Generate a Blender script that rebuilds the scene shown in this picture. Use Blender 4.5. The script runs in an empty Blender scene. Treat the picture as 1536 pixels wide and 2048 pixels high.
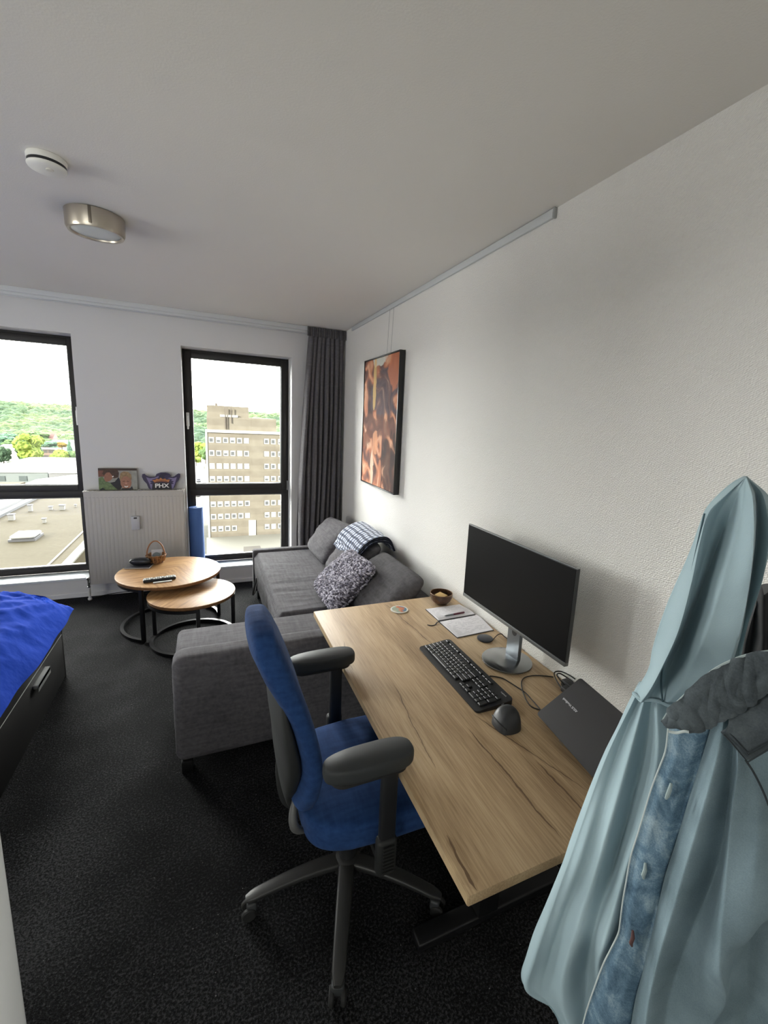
SKY_BASE, SKY_HI, SUN, EXPOSURE, FILL, FILL2 = 1.5, 18.0, 6.5, 0.87, 64.0, 28.0
CRACKW = [(-.423, 2.15, -.375, 1.62, .0016), (-.530, 1.10, -.526, .66, .0022), (-.475, 1.16, -.345, .74, .0016), (-.788, .78, -.793, .636, .0026), (-.668, 1.42, -.716, .97, .0012), (-.41, .90, -.41, .66, .0018), (-.755, 1.80, -.79, 1.55, .0010)]
import bpy, bmesh, math, random
from mathutils import Vector, Matrix, noise as mn
rnd = random.Random(7)
sc = bpy.context.scene
col = sc.collection
PI = math.pi

# ------------------------------------------------------------------ camera
RC = Matrix(((0.91333676, -0.40413466, 0.04991128),
             (-0.02887668, -0.18654211, -0.98202249),
             (0.40617988, 0.89547597, -0.18204583)))     # rows: right, down, forward
CAM = Vector((-1.3, 0.0, 1.70))
FPX, CX, CY = 880.45, 809.365, 1010.077
cd = bpy.data.cameras.new('camera')
cd.sensor_fit = 'HORIZONTAL'; cd.sensor_width = 36
cd.lens = FPX * 36 / 1536
cd.shift_x = (768 - CX) / 1536; cd.shift_y = (CY - 1024) / 1536
cd.clip_start = 0.02; cd.clip_end = 3000
cam = bpy.data.objects.new('camera', cd); col.objects.link(cam)
M = Matrix((RC[0], -RC[1], -RC[2])).transposed().to_4x4()
M.translation = CAM
cam.matrix_world = M
sc.camera = cam

def at(px, py, X=None, Y=None, Z=None):
    """point of the room seen at a pixel, on the plane X=, Y= or Z="""
    d = RC.transposed() @ Vector(((px - CX) / FPX, (py - CY) / FPX, 1))
    if X is not None: t = (X - CAM.x) / d.x
    elif Y is not None: t = (Y - CAM.y) / d.y
    else: t = (Z - CAM.z) / d.z
    return CAM + d * t

# ------------------------------------------------------------------ materials
MATS = {}
def mat(name, c, rough=0.6, metal=0.0, bump=None, vary=None, spec=0.5, sheen=0.0, coat=0.0, emit=None, trans=0.0, aniso=0.0):
    """c: linear base colour; bump=(scale,strength,distance); vary=(scale,amount)"""
    if name in MATS: return MATS[name]
    m = bpy.data.materials.new(name); m.use_nodes = True
    nt = m.node_tree; N = nt.nodes; L = nt.links
    b = N['Principled BSDF']
    b.inputs['Base Color'].default_value = (*c, 1)
    b.inputs['Roughness'].default_value = rough
    b.inputs['Metallic'].default_value = metal
    b.inputs['Specular IOR Level'].default_value = spec
    b.inputs['Sheen Weight'].default_value = sheen
    b.inputs['Coat Weight'].default_value = coat
    if aniso: b.inputs['Anisotropic'].default_value = aniso
    if emit:
        b.inputs['Emission Color'].default_value = (*c, 1); b.inputs['Emission Strength'].default_value = emit
    tc = N.new('ShaderNodeTexCoord')
    if vary:
        n = N.new('ShaderNodeTexNoise'); n.inputs['Scale'].default_value = vary[0]; n.inputs['Detail'].default_value = 4
        L.new(tc.outputs['Object'], n.inputs['Vector'])
        mr = N.new('ShaderNodeMapRange'); mr.inputs[1].default_value = .3; mr.inputs[2].default_value = .7
        mr.inputs[3].default_value = 1 - vary[1]; mr.inputs[4].default_value = 1 + vary[1]
        L.new(n.outputs['Fac'], mr.inputs[0])
        mx = N.new('ShaderNodeVectorMath'); mx.operation = 'SCALE'
        mx.inputs[0].default_value = c
        L.new(mr.outputs[0], mx.inputs['Scale']); L.new(mx.outputs[0], b.inputs['Base Color'])
    if bump:
        n = N.new('ShaderNodeTexNoise'); n.inputs['Scale'].default_value = bump[0]; n.inputs['Detail'].default_value = 3
        L.new(tc.outputs['Object'], n.inputs['Vector'])
        bp = N.new('ShaderNodeBump'); bp.inputs['Strength'].default_value = bump[1]; bp.inputs['Distance'].default_value = bump[2]
        L.new(n.outputs['Fac'], bp.inputs['Height']); L.new(bp.outputs[0], b.inputs['Normal'])
    MATS[name] = m
    return m

class NT:
    """tiny helper to write node graphs"""
    def __init__(s, name, rough=.6, spec=.5, metal=0):
        s.m = bpy.data.materials.new(name); s.m.use_nodes = True; s.t = s.m.node_tree
        s.b = s.t.nodes['Principled BSDF']; s.b.inputs['Roughness'].default_value = rough
        s.b.inputs['Specular IOR Level'].default_value = spec; s.b.inputs['Metallic'].default_value = metal
        s.tc = s.t.nodes.new('ShaderNodeTexCoord'); MATS[name] = s.m
    def n(s, kind, **kw):
        nd = s.t.nodes.new('ShaderNode' + kind)
        for k, v in kw.items():
            if k.startswith('i'):
                key = k[1:]; key = int(key) if key.isdigit() else key.replace('_', ' ')
                if hasattr(v, 'links') or isinstance(v, bpy.types.NodeSocket): s.t.links.new(v, nd.inputs[key])
                else: nd.inputs[key].default_value = v
            else: setattr(nd, k, v)
        return nd
    def math(s, op, a, b=0.0, c=0.0):
        nd = s.t.nodes.new('ShaderNodeMath'); nd.operation = op
        for i, v in enumerate((a, b, c)):
            if isinstance(v, bpy.types.NodeSocket): s.t.links.new(v, nd.inputs[i])
            else: nd.inputs[i].default_value = v
        return nd.outputs[0]
    def ramp(s, fac, stops, interp='LINEAR'):
        nd = s.t.nodes.new('ShaderNodeValToRGB'); nd.color_ramp.interpolation = interp
        e = nd.color_ramp.elements
        while len(e) < len(stops): e.new(.5)
        for el, (p, c) in zip(e, stops): el.position = p; el.color = (*c, 1)
        s.t.links.new(fac, nd.inputs[0]); return nd.outputs[0]
    def mix(s, fac, a, b, mode='MIX'):
        nd = s.t.nodes.new('ShaderNodeMixRGB'); nd.blend_type = mode
        for i, v in enumerate((fac, a, b)):
            if isinstance(v, bpy.types.NodeSocket): s.t.links.new(v, nd.inputs[i])
            elif i == 0: nd.inputs[0].default_value = v
            else: nd.inputs[i].default_value = (*v, 1)
        return nd.outputs[0]
    def scaled(s, sx, sy, sz, src='Object', rot=(0, 0, 0)):
        mp = s.t.nodes.new('ShaderNodeMapping'); mp.inputs['Scale'].default_value = (sx, sy, sz)
        mp.inputs['Rotation'].default_value = rot
        s.t.links.new(s.tc.outputs[src], mp.inputs['Vector']); return mp.outputs[0]
    def noise(s, vec, scale, detail=3, rough=.5, dist=0):
        nd = s.t.nodes.new('ShaderNodeTexNoise'); s.t.links.new(vec, nd.inputs['Vector'])
        nd.inputs['Scale'].default_value = scale; nd.inputs['Detail'].default_value = detail
        nd.inputs['Roughness'].default_value = rough; nd.inputs['Distortion'].default_value = dist
        return nd.outputs['Fac']
    def color(s, c): s.t.links.new(c, s.b.inputs['Base Color'])
    def bump(s, h, strength=.3, dist=.002):
        nd = s.t.nodes.new('ShaderNodeBump'); nd.inputs['Strength'].default_value = strength
        nd.inputs['Distance'].default_value = dist
        s.t.links.new(h, nd.inputs['Height']); s.t.links.new(nd.outputs[0], s.b.inputs['Normal'])

def g(v):      # sRGB 0-255 -> linear
    v /= 255.0
    return v / 12.92 if v <= .04045 else ((v + .055) / 1.055) ** 2.4
def rgb(r, gg, b): return (g(r), g(gg), g(b))

# ------------------------------------------------------------------ mesh helpers
def BM(): return bmesh.new()
def quad_faces(bm, rows, close_u=False, close_v=False, uv=None, flip=False):
    """rows: list of lists of points -> faces"""
    V = [[bm.verts.new(p) for p in r] for r in rows]
    nr, nc = len(V), len(V[0])
    lay = bm.loops.layers.uv.verify() if uv else None
    for i in range(nr if close_v else nr - 1):
        for j in range(nc if close_u else nc - 1):
            i2, j2 = (i + 1) % nr, (j + 1) % nc
            vs = [V[i][j], V[i][j2], V[i2][j2], V[i2][j]]
            us = [(j, i), (j + 1, i), (j + 1, i + 1), (j, i + 1)]
            if flip: vs.reverse(); us.reverse()
            try: f = bm.faces.new(vs)
            except ValueError: continue
            if lay:
                for lp, (a, b) in zip(f.loops, us): lp[lay].uv = (a / (nc - 1) * uv[0], b / (nr - 1) * uv[1])
    return V
def box(bm, x0, x1, y0, y1, z0, z1, bev=0.0, seg=2, mt=None):
    r = bmesh.ops.create_cube(bm, size=1.0)
    vs = r['verts']
    for v in vs:
        v.co = Vector(((x0 + x1) / 2 + v.co.x * (x1 - x0), (y0 + y1) / 2 + v.co.y * (y1 - y0), (z0 + z1) / 2 + v.co.z * (z1 - z0)))
    if bev:
        es = list({e for v in vs for e in v.link_edges})
        r2 = bmesh.ops.bevel(bm, geom=es, offset=bev, segments=seg, profile=.5, affect='EDGES')
        vs = list({v for v in r2['verts']} | {v for v in vs if v.is_valid})
    if mt is not None:
        for v in vs: v.co = mt @ v.co
    return vs
def lathe(bm, prof, cx=0, cy=0, seg=48, mt=None):
    """prof: list of (r,z)"""
    rows = []
    for r, z in prof:
        rows.append([Vector((cx + r * math.cos(2 * PI * k / seg), cy + r * math.sin(2 * PI * k / seg), z)) for k in range(seg)])
    if mt is not None: rows = [[mt @ p for p in r] for r in rows]
    V = quad_faces(bm, rows, close_u=True)
    for row, (r, z), fl in ((V[0], prof[0], True), (V[-1], prof[-1], False)):
        if r > 1e-5:
            try: bm.faces.new(list(reversed(row)) if fl else row)
            except ValueError: pass
def smooth_path(pts, n=8):
    pts = [Vector(p) for p in pts]; out = []
    for i in range(len(pts) - 1):
        p0 = pts[max(i - 1, 0)]; p1 = pts[i]; p2 = pts[i + 1]; p3 = pts[min(i + 2, len(pts) - 1)]
        for k in range(n):
            t = k / n
            out.append(.5 * ((2 * p1) + (-p0 + p2) * t + (2 * p0 - 5 * p1 + 4 * p2 - p3) * t * t + (-p0 + 3 * p1 - 3 * p2 + p3) * t ** 3))
    out.append(pts[-1]); return out
def tube(bm, pts, r, seg=8, smooth=0, closed=False, caps=True, flat=1.0):
    if smooth: pts = smooth_path(pts, smooth)
    pts = [Vector(p) for p in pts]; n = len(pts); rows = []; up = None
    for i, p in enumerate(pts):
        a = pts[i - 1] if (i > 0 or closed) else p
        b = pts[(i + 1) % n] if (i < n - 1 or closed) else p
        t = (b - a).normalized()
        if up is None:
            up = Vector((0, 0, 1)) if abs(t.z) < .9 else Vector((1, 0, 0))
        s = t.cross(up).normalized(); up = s.cross(t).normalized()
        rr = r[i] if isinstance(r, (list, tuple)) else r
        rows.append([p + (s * math.cos(2 * PI * k / seg) + up * math.sin(2 * PI * k / seg) * flat) * rr for k in range(seg)])
    V = quad_faces(bm, rows, close_u=True, close_v=closed, flip=True)
    if caps and not closed:
        for f in (V[0], list(reversed(V[-1]))):
            try: bm.faces.new(f)
            except ValueError: pass
def prism(bm, poly, h0, h1, axis='z'):
    """extrude polygon (list of 2D) between h0,h1 along axis"""
    def P(a, b, h): return {'z': (a, b, h), 'y': (a, h, b), 'x': (h, a, b)}[axis]
    A = [bm.verts.new(P(a, b, h0)) for a, b in poly]; B = [bm.verts.new(P(a, b, h1)) for a, b in poly]
    n = len(poly)
    bm.faces.new(A); bm.faces.new(list(reversed(B)))
    for i in range(n): bm.faces.new((A[i], B[i], B[(i + 1) % n], A[(i + 1) % n]))
def solid_sheet(bm, rows, thick, uv=None):
    """a sheet given as grid of points made into a closed thin body along its normals"""
    nr, nc = len(rows), len(rows[0])
    nrm = []
    for i in range(nr):
        r = []
        for j in range(nc):
            du = rows[i][min(j + 1, nc - 1)] - rows[i][max(j - 1, 0)]
            dv = rows[min(i + 1, nr - 1)][j] - rows[max(i - 1, 0)][j]
            nn = du.cross(dv); r.append(nn.normalized() if nn.length > 1e-9 else Vector((0, 0, 1)))
        nrm.append(r)
    back = [[rows[i][j] - nrm[i][j] * thick for j in range(nc)] for i in range(nr)]
    A = quad_faces(bm, rows, uv=uv); B = quad_faces(bm, back, uv=uv, flip=True)
    for i in range(nr - 1):
        for a, f in ((0, False), (nc - 1, True)):
            q = (A[i][a], A[i + 1][a], B[i + 1][a], B[i][a]); bm.faces.new(reversed(q) if f else q)
    for j in range(nc - 1):
        for a, f in ((0, True), (nr - 1, False)):
            q = (A[a][j], A[a][j + 1], B[a][j + 1], B[a][j]); bm.faces.new(reversed(q) if f else q)
def circle(cx, cy, r, n=48, a0=0.0): return [(cx + r * math.cos(a0 + 2 * PI * k / n), cy + r * math.sin(a0 + 2 * PI * k / n)) for k in range(n)]
def rrect(x0, x1, y0, y1, r, n=5):
    out = []
    for cx, cy, a in ((x1 - r, y1 - r, 0), (x0 + r, y1 - r, 90), (x0 + r, y0 + r, 180), (x1 - r, y0 + r, 270)):
        for k in range(n + 1):
            t = math.radians(a + 90 * k / n); out.append((cx + r * math.cos(t), cy + r * math.sin(t)))
    return out

def obj(name, bm, m, parent=None, smooth=True, angle=40, label=None, sub=None, fixn=True):
    if fixn: bmesh.ops.recalc_face_normals(bm, faces=bm.faces[:])
    me = bpy.data.meshes.new(name)
    base = Vector(root_loc(parent)) if parent is not None else None
    if base is None:
        if len(bm.verts):
            xs = [v.co.x for v in bm.verts]; ys = [v.co.y for v in bm.verts]; zs = [v.co.z for v in bm.verts]
            base = Vector(((min(xs) + max(xs)) / 2, (min(ys) + max(ys)) / 2, min(zs)))
        else: base = Vector((0, 0, 0))
    for v in bm.verts: v.co -= base
    bm.to_mesh(me); bm.free()
    if smooth:
        me.polygons.foreach_set('use_smooth', [True] * len(me.polygons))
        me.set_sharp_from_angle(angle=math.radians(angle))
    me.materials.append(m)
    o = bpy.data.objects.new(name, me); col.objects.link(o)
    if parent is not None: o.parent = parent
    else: o.location = base
    if label: o['label'] = label
    if sub:
        md = o.modifiers.new('sub', 'SUBSURF'); md.levels = sub; md.render_levels = sub
    return o
ROOTS = {}
def root_loc(p):
    while p.parent is not None: p = p.parent
    return tuple(p.location)
def thing(name, label, cat, loc, group=None):
    o = bpy.data.objects.new(name, None); col.objects.link(o); o.location = loc
    o.empty_display_size = .05
    o['label'] = label; o['category'] = cat
    if group: o['group'] = group
    return o
def tag(o, label, cat, group=None, kind=None):
    o['label'] = label; o['category'] = cat
    if group: o['group'] = group
    if kind: o['kind'] = kind
    return o
def struct(name, bm, m, parent=None, smooth=False, label=None):
    o = obj(name, bm, m, parent, smooth=smooth, label=label)
    if parent is None: o['kind'] = 'structure'
    return o
def copy_tree(o, parent=None):
    c = o.copy(); col.objects.link(c)
    if parent is not None: c.parent = parent
    for ch in [x for x in o.children]: copy_tree(ch, c)
    return c
def text(name, s, size, m, mt, parent, depth=0.0002, align='CENTER', bold=0.0, spacing=1.0):
    cu = bpy.data.curves.new(name, 'FONT'); cu.body = s; cu.size = size; cu.extrude = depth
    cu.align_x = align; cu.align_y = 'CENTER'; cu.offset = bold; cu.space_character = spacing
    o = bpy.data.objects.new(name + '_tmp', cu); col.objects.link(o)
    dg = bpy.context.evaluated_depsgraph_get()
    me = bpy.data.meshes.new_from_object(o.evaluated_get(dg))
    bpy.data.objects.remove(o)
    base = Vector(root_loc(parent))
    for v in me.vertices: v.co = mt @ v.co - base
    me.materials.clear(); me.materials.append(m)
    t = bpy.data.objects.new(name, me); col.objects.link(t); t.parent = parent
    return t
def frame_mt(o, ex, ey):
    """matrix with origin o, local x along ex, y along ey"""
    ex = Vector(ex).normalized(); ey = Vector(ey); ez = ex.cross(ey).normalized(); ey = ez.cross(ex)
    m = Matrix((ex, ey, ez)).transposed().to_4x4(); m.translation = Vector(o); return m
# ------------------------------------------------------------------ materials used in the room
def wall_mat(name, c, weave=False):
    t = NT(name, .85, .25)
    v = t.scaled(1, 1, 1)
    if weave:
        w = t.n('TexWave', wave_type='BANDS', bands_direction='DIAGONAL', iScale=60.0, iDistortion=3.0, iDetail=2.0, iVector=t.scaled(1, 1, 1.7))
        vo = t.n('TexVoronoi', iScale=210.0, iVector=t.scaled(1, 1, .8, rot=(.6, 0, 0)))
        h = t.math('ADD', t.math('MULTIPLY', w.outputs['Fac'], .35), vo.outputs['Distance'])
        t.bump(h, .75, .0024)
    else:
        h = t.noise(v, 160, 2)
        t.bump(h, .35, .0012)
    t.color(t.ramp(t.noise(v, 1.2, 2), [(.3, tuple(x * .985 for x in c)), (.7, c)]))
    return t.m
M_ceil = wall_mat('ceiling_paint', (.80, .775, .73))
M_wallr = wall_mat('woven_wallpaper', (.84, .825, .79), True)
M_wall = wall_mat('wall_paint', (.82, .81, .80))
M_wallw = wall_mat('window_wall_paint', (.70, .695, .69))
def carpet_mat():
    t = NT('carpet', .95, .15)
    v = t.scaled(1, 1, 1)
    n1 = t.noise(v, 125, 3, .75); n2 = t.noise(v, 3, 3); n3 = t.noise(v, 220, 2)
    c = t.ramp(t.math('MULTIPLY_ADD', n2, .25, t.math('MULTIPLY', n1, .75)), [(.41, (.0018, .0019, .0022)), (.5, (.0095, .0097, .0103)), (.60, (.048, .0485, .051))])
    lint = t.n('TexVoronoi', iScale=22.0, iVector=v)
    sp = t.math('LESS_THAN', lint.outputs['Distance'], .035)
    t.color(t.mix(t.math('MULTIPLY', sp, .5), c, (.5, .5, .48)))
    t.bump(t.math('ADD', n1, t.math('MULTIPLY', n3, .5)), 1.0, .010)
    return t.m
M_carpet = carpet_mat()
DC = (-.41, 1.39)
CRACKS = [(a - DC[0], b - DC[1], c - DC[0], d - DC[1], w) for a, b, c, d, w in CRACKW]
def wood_desk():
    t = NT('light_oak', .5, .4)
    v = t.scaled(5.5, .55, 5.5)
    n = t.noise(v, 2.2, 6, .6, .3); fine = t.noise(t.scaled(70, 2.2, 70), 3, 4, .6)
    big = t.noise(t.scaled(2.2, .5, 2.2), 1.6, 2)
    f = t.math('ADD', t.math('MULTIPLY', n, .55), t.math('MULTIPLY', fine, .45))
    c = t.ramp(f, [(.34, rgb(148, 123, 93)), (.47, rgb(180, 155, 122)), (.58, rgb(200, 176, 142)), (.7, rgb(214, 192, 160))])
    c = t.mix(.45, c, t.ramp(big, [(.35, rgb(205, 185, 160)), (.65, rgb(255, 250, 240))]), 'MULTIPLY')
    # long cracks following the grain (x in metres from the desk centre line, along y)
    sx = t.n('SeparateXYZ', iVector=t.scaled(1, 1, 1)); X_, Y_ = sx.outputs['X'], sx.outputs['Y']
    wob = t.math('MULTIPLY', t.math('SUBTRACT', t.noise(t.scaled(1, 1, 1), 7.0, 4, .6), .5), .030)
    wid = t.noise(t.scaled(1, 1, 1), 12.0, 2)
    for (x0, y0, x1, y1, w) in CRACKS:
        b = (x1 - x0) / (y1 - y0)
        line = t.math('MULTIPLY_ADD', Y_, b, x0 - b * y0)
        d = t.math('ABSOLUTE', t.math('SUBTRACT', t.math('SUBTRACT', X_, line), wob))
        mid, half = (y0 + y1) / 2, abs(y1 - y0) / 2
        tp = t.math('SUBTRACT', 1.0, t.math('DIVIDE', t.math('ABSOLUTE', t.math('SUBTRACT', Y_, mid)), half))
        ww = t.math('MULTIPLY', t.math('MULTIPLY', t.math('MINIMUM', t.math('MAXIMUM', tp, 0.0), .35), w * 7.5), wid)
        k = t.math('MULTIPLY', t.math('LESS_THAN', d, ww), .8)
        c = t.mix(k, c, rgb(84, 62, 42))
        ww2 = t.math('MULTIPLY', ww, 5.0)
        k2 = t.math('MULTIPLY', t.math('LESS_THAN', d, ww2), .16)
        c = t.mix(k2, c, rgb(110, 80, 50))
    t.color(c); t.bump(f, .12, .001)
    return t.m
M_desk = wood_desk()
def wood_mango(name, rot):
    t = NT(name, .42, .4)
    sx = t.n('SeparateXYZ', iVector=t.scaled(1, 1, 1, rot=(0, 0, rot)))
    ax = t.math('ABSOLUTE', sx.outputs['X'])
    # chevron boards: the grain leaves the centre line at an angle on both sides
    u = t.math('ADD', t.math('MULTIPLY', sx.outputs['Y'], .75), t.math('MULTIPLY', ax, .62))
    w = t.math('SUBTRACT', t.math('MULTIPLY', ax, .75), t.math('MULTIPLY', sx.outputs['Y'], .5))
    board = t.math('FLOOR', t.math('MULTIPLY', u, 16.0))
    rnd_ = t.n('TexWhiteNoise', noise_dimensions='1D', iW=board)
    cv = t.n('CombineXYZ', iX=t.math('MULTIPLY', u, 26.0), iY=t.math('MULTIPLY', w, 3.0), iZ=t.math('MULTIPLY', board, 3.7))
    gr = t.noise(cv.outputs[0], 2.2, 5, .6, .4)
    c = t.ramp(gr, [(.3, rgb(140, 102, 62)), (.5, rgb(188, 148, 100)), (.7, rgb(206, 172, 126))])
    c = t.mix(.5, c, t.ramp(rnd_.outputs['Value'], [(0, rgb(190, 165, 140)), (1, rgb(255, 245, 230))]), 'MULTIPLY')
    t.color(c); t.bump(gr, .1, .001)
    return t.m
def weave_mat(name, c0, c1, scale=260, rough=.92, sheen=.25, bump=.35, dist=.0012):
    t = NT(name, rough, .15)
    v = t.scaled(1, 1, 1)
    a = t.n('TexWave', wave_type='BANDS', bands_direction='X', iScale=scale / 3.0, iDistortion=1.5, iVector=v)
    b = t.n('TexWave', wave_type='BANDS', bands_direction='Y', iScale=scale / 3.0, iDistortion=1.5, iVector=v)
    z = t.n('TexWave', wave_type='BANDS', bands_direction='Z', iScale=scale / 3.0, iDistortion=1.5, iVector=v)
    s = t.noise(t.scaled(1, .15, 1), 60, 3); s2 = t.noise(t.scaled(.15, 1, 1), 60, 3)
    f = t.math('ADD', t.math('MULTIPLY', t.math('ADD', s, s2), .5), t.math('MULTIPLY', t.noise(v, 5, 2), .25))
    t.color(t.ramp(f, [(.45, c0), (.8, c1)]))
    h = t.math('ADD', t.math('ADD', a.outputs['Fac'], b.outputs['Fac']), z.outputs['Fac'])
    t.bump(h, bump, dist)
    t.b.inputs['Sheen Weight'].default_value = sheen * .15
    return t.m
M_sofa = weave_mat('grey_sofa_weave', (.074, .070, .077), (.136, .130, .141), 420)
M_sofa2 = weave_mat('dark_grey_cushion_weave', (.062, .059, .063), (.110, .105, .112), 420)
M_white = mat('white_lacquer', (.78, .78, .77), .4)
M_railw = mat('grey_white_rail', (.60, .62, .63), .45)
M_frame = mat('dark_anodised_frame', (.016, .0135, .0125), .5)
M_black = mat('black_metal', (.012, .012, .013), .38, .3)
M_blackp = mat('black_plastic', (.014, .0145, .016), .42)
M_darkp = mat('dark_grey_plastic', (.035, .038, .040), .5)
M_chrome = mat('brushed_nickel', (.50, .45, .38), .32, 1.0, bump=(300, .05, .0005))
M_silver = mat('silver_plastic', (.23, .25, .26), .35, .6)
M_whitep = mat('white_plastic', (.80, .79, .74), .4)
M_rubber = mat('rubber', (.01, .01, .01), .7)
def glass_mat():
    m = bpy.data.materials.new('window_glass'); m.use_nodes = True
    N = m.node_tree.nodes; L = m.node_tree.links; N.clear()
    o = N.new('ShaderNodeOutputMaterial'); tr = N.new('ShaderNodeBsdfTransparent'); tr.inputs[0].default_value = (.97, .985, .98, 1)
    gl = N.new('ShaderNodeBsdfGlossy'); gl.inputs['Roughness'].default_value = .02
    fr = N.new('ShaderNodeFresnel'); fr.inputs['IOR'].default_value = 1.25
    mx = N.new('ShaderNodeMixShader')
    L.new(fr.outputs[0], mx.inputs[0]); L.new(tr.outputs[0], mx.inputs[1]); L.new(gl.outputs[0], mx.inputs[2]); L.new(mx.outputs[0], o.inputs[0])
    return m
M_glass = glass_mat()

# ------------------------------------------------------------------ room shell
XL, YB, YW, H = -5.9, -1.35, 4.63, 2.574
WT = .32
W0 = (-5.11, -4.11, .182, 2.292); W1 = (-3.30, -2.302, .182, 2.292); W2 = (-1.492, -.506, .182, 2.288)
bm = BM(); box(bm, XL - .1, 0.1, YB - .1, YW + .0, -.12, 0); struct('floor', bm, M_carpet)
bm = BM(); box(bm, XL - .1, 0.1, YB - .1, YW + WT, H, H + .15); struct('ceiling', bm, M_ceil)
bm = BM(); box(bm, 0, .15, YB - .1, YW + WT, -.12, H); struct('wall_right', bm, M_wallr)
S4 = (.1, 2.3, .45, 1.85)    # unseen opening added in the left wall to hold a fill light
bm = BM()
for a in ((YB - .1, S4[0], -.12, H), (S4[1], YW + WT, -.12, H), (S4[0], S4[1], -.12, S4[2]), (S4[0], S4[1], S4[3], H)):
    box(bm, XL - .15, XL, a[0], a[1], a[2], a[3])
struct('wall_left', bm, M_wall)
bm = BM()
for a in ((S4[0], S4[0] + .07, S4[2], S4[3]), (S4[1] - .07, S4[1], S4[2], S4[3]), (S4[0] + .07, S4[1] - .07, S4[2], S4[2] + .07), (S4[0] + .07, S4[1] - .07, S4[3] - .07, S4[3])):
    box(bm, XL - .12, XL - .06, a[0], a[1], a[2], a[3], .003)
w4 = struct('fill_opening_side', bm, M_frame, smooth=True)  # frame around the added side opening, out of view
bm = BM(); box(bm, XL - .10, XL - .094, S4[0] + .06, S4[1] - .06, S4[2] + .06, S4[3] - .06); obj('pane', bm, M_glass, w4, smooth=False)
bm = BM(); box(bm, XL - .165, XL - .15, S4[0] - .02, S4[1] + .02, S4[2] - .02, S4[3] + .02); obj('sun_block', bm, mat('sun_block_white', (.8, .8, .78), .8), w4, smooth=False)  # opaque panel added behind the side fill light to keep the sun out
S5 = (-4.6, -2.6, .25, 2.25)   # unseen opening added in the back wall for the second fill light
bm = BM()
for a in ((XL, S5[0], -.12, H), (S5[1], 0, -.12, H), (S5[0], S5[1], -.12, S5[2]), (S5[0], S5[1], S5[3], H)):
    box(bm, a[0], a[1], YB - .15, YB, a[2], a[3])
struct('wall_back', bm, M_wall)
bm = BM()
for a in ((S5[0], S5[0] + .07, S5[2], S5[3]), (S5[1] - .07, S5[1], S5[2], S5[3]), (S5[0] + .07, S5[1] - .07, S5[2], S5[2] + .07), (S5[0] + .07, S5[1] - .07, S5[3] - .07, S5[3])):
    box(bm, a[0], a[1], YB - .12, YB - .06, a[2], a[3], .003)
w5 = struct('fill_opening_back', bm, M_frame, smooth=True)  # frame dressing the added back opening, never in view
bm = BM(); box(bm, S5[0] + .06, S5[1] - .06, YB - .10, YB - .094, S5[2] + .06, S5[3] - .06); obj('pane', bm, M_glass, w5, smooth=False)
bm = BM(); box(bm, S5[0] - .02, S5[1] + .02, YB - .165, YB - .15, S5[2] - .02, S5[3] + .02); obj('sun_block', bm, mat('sun_block_white', (.8, .8, .78), .8), w5, smooth=False)  # added panel that stops the sun at the back opening
bm = BM()
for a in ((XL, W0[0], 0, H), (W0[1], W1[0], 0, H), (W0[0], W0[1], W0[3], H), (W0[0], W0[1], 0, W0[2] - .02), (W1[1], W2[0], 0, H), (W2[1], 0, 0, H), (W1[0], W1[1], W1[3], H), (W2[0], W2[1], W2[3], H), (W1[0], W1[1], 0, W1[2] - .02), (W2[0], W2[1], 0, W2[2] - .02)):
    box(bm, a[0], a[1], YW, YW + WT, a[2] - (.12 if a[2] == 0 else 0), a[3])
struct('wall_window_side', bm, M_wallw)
bm = BM(); box(bm, XL, 0, YW - .012, YW, 0, .04, .003); struct('baseboard_window_side', bm, M_white)

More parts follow.
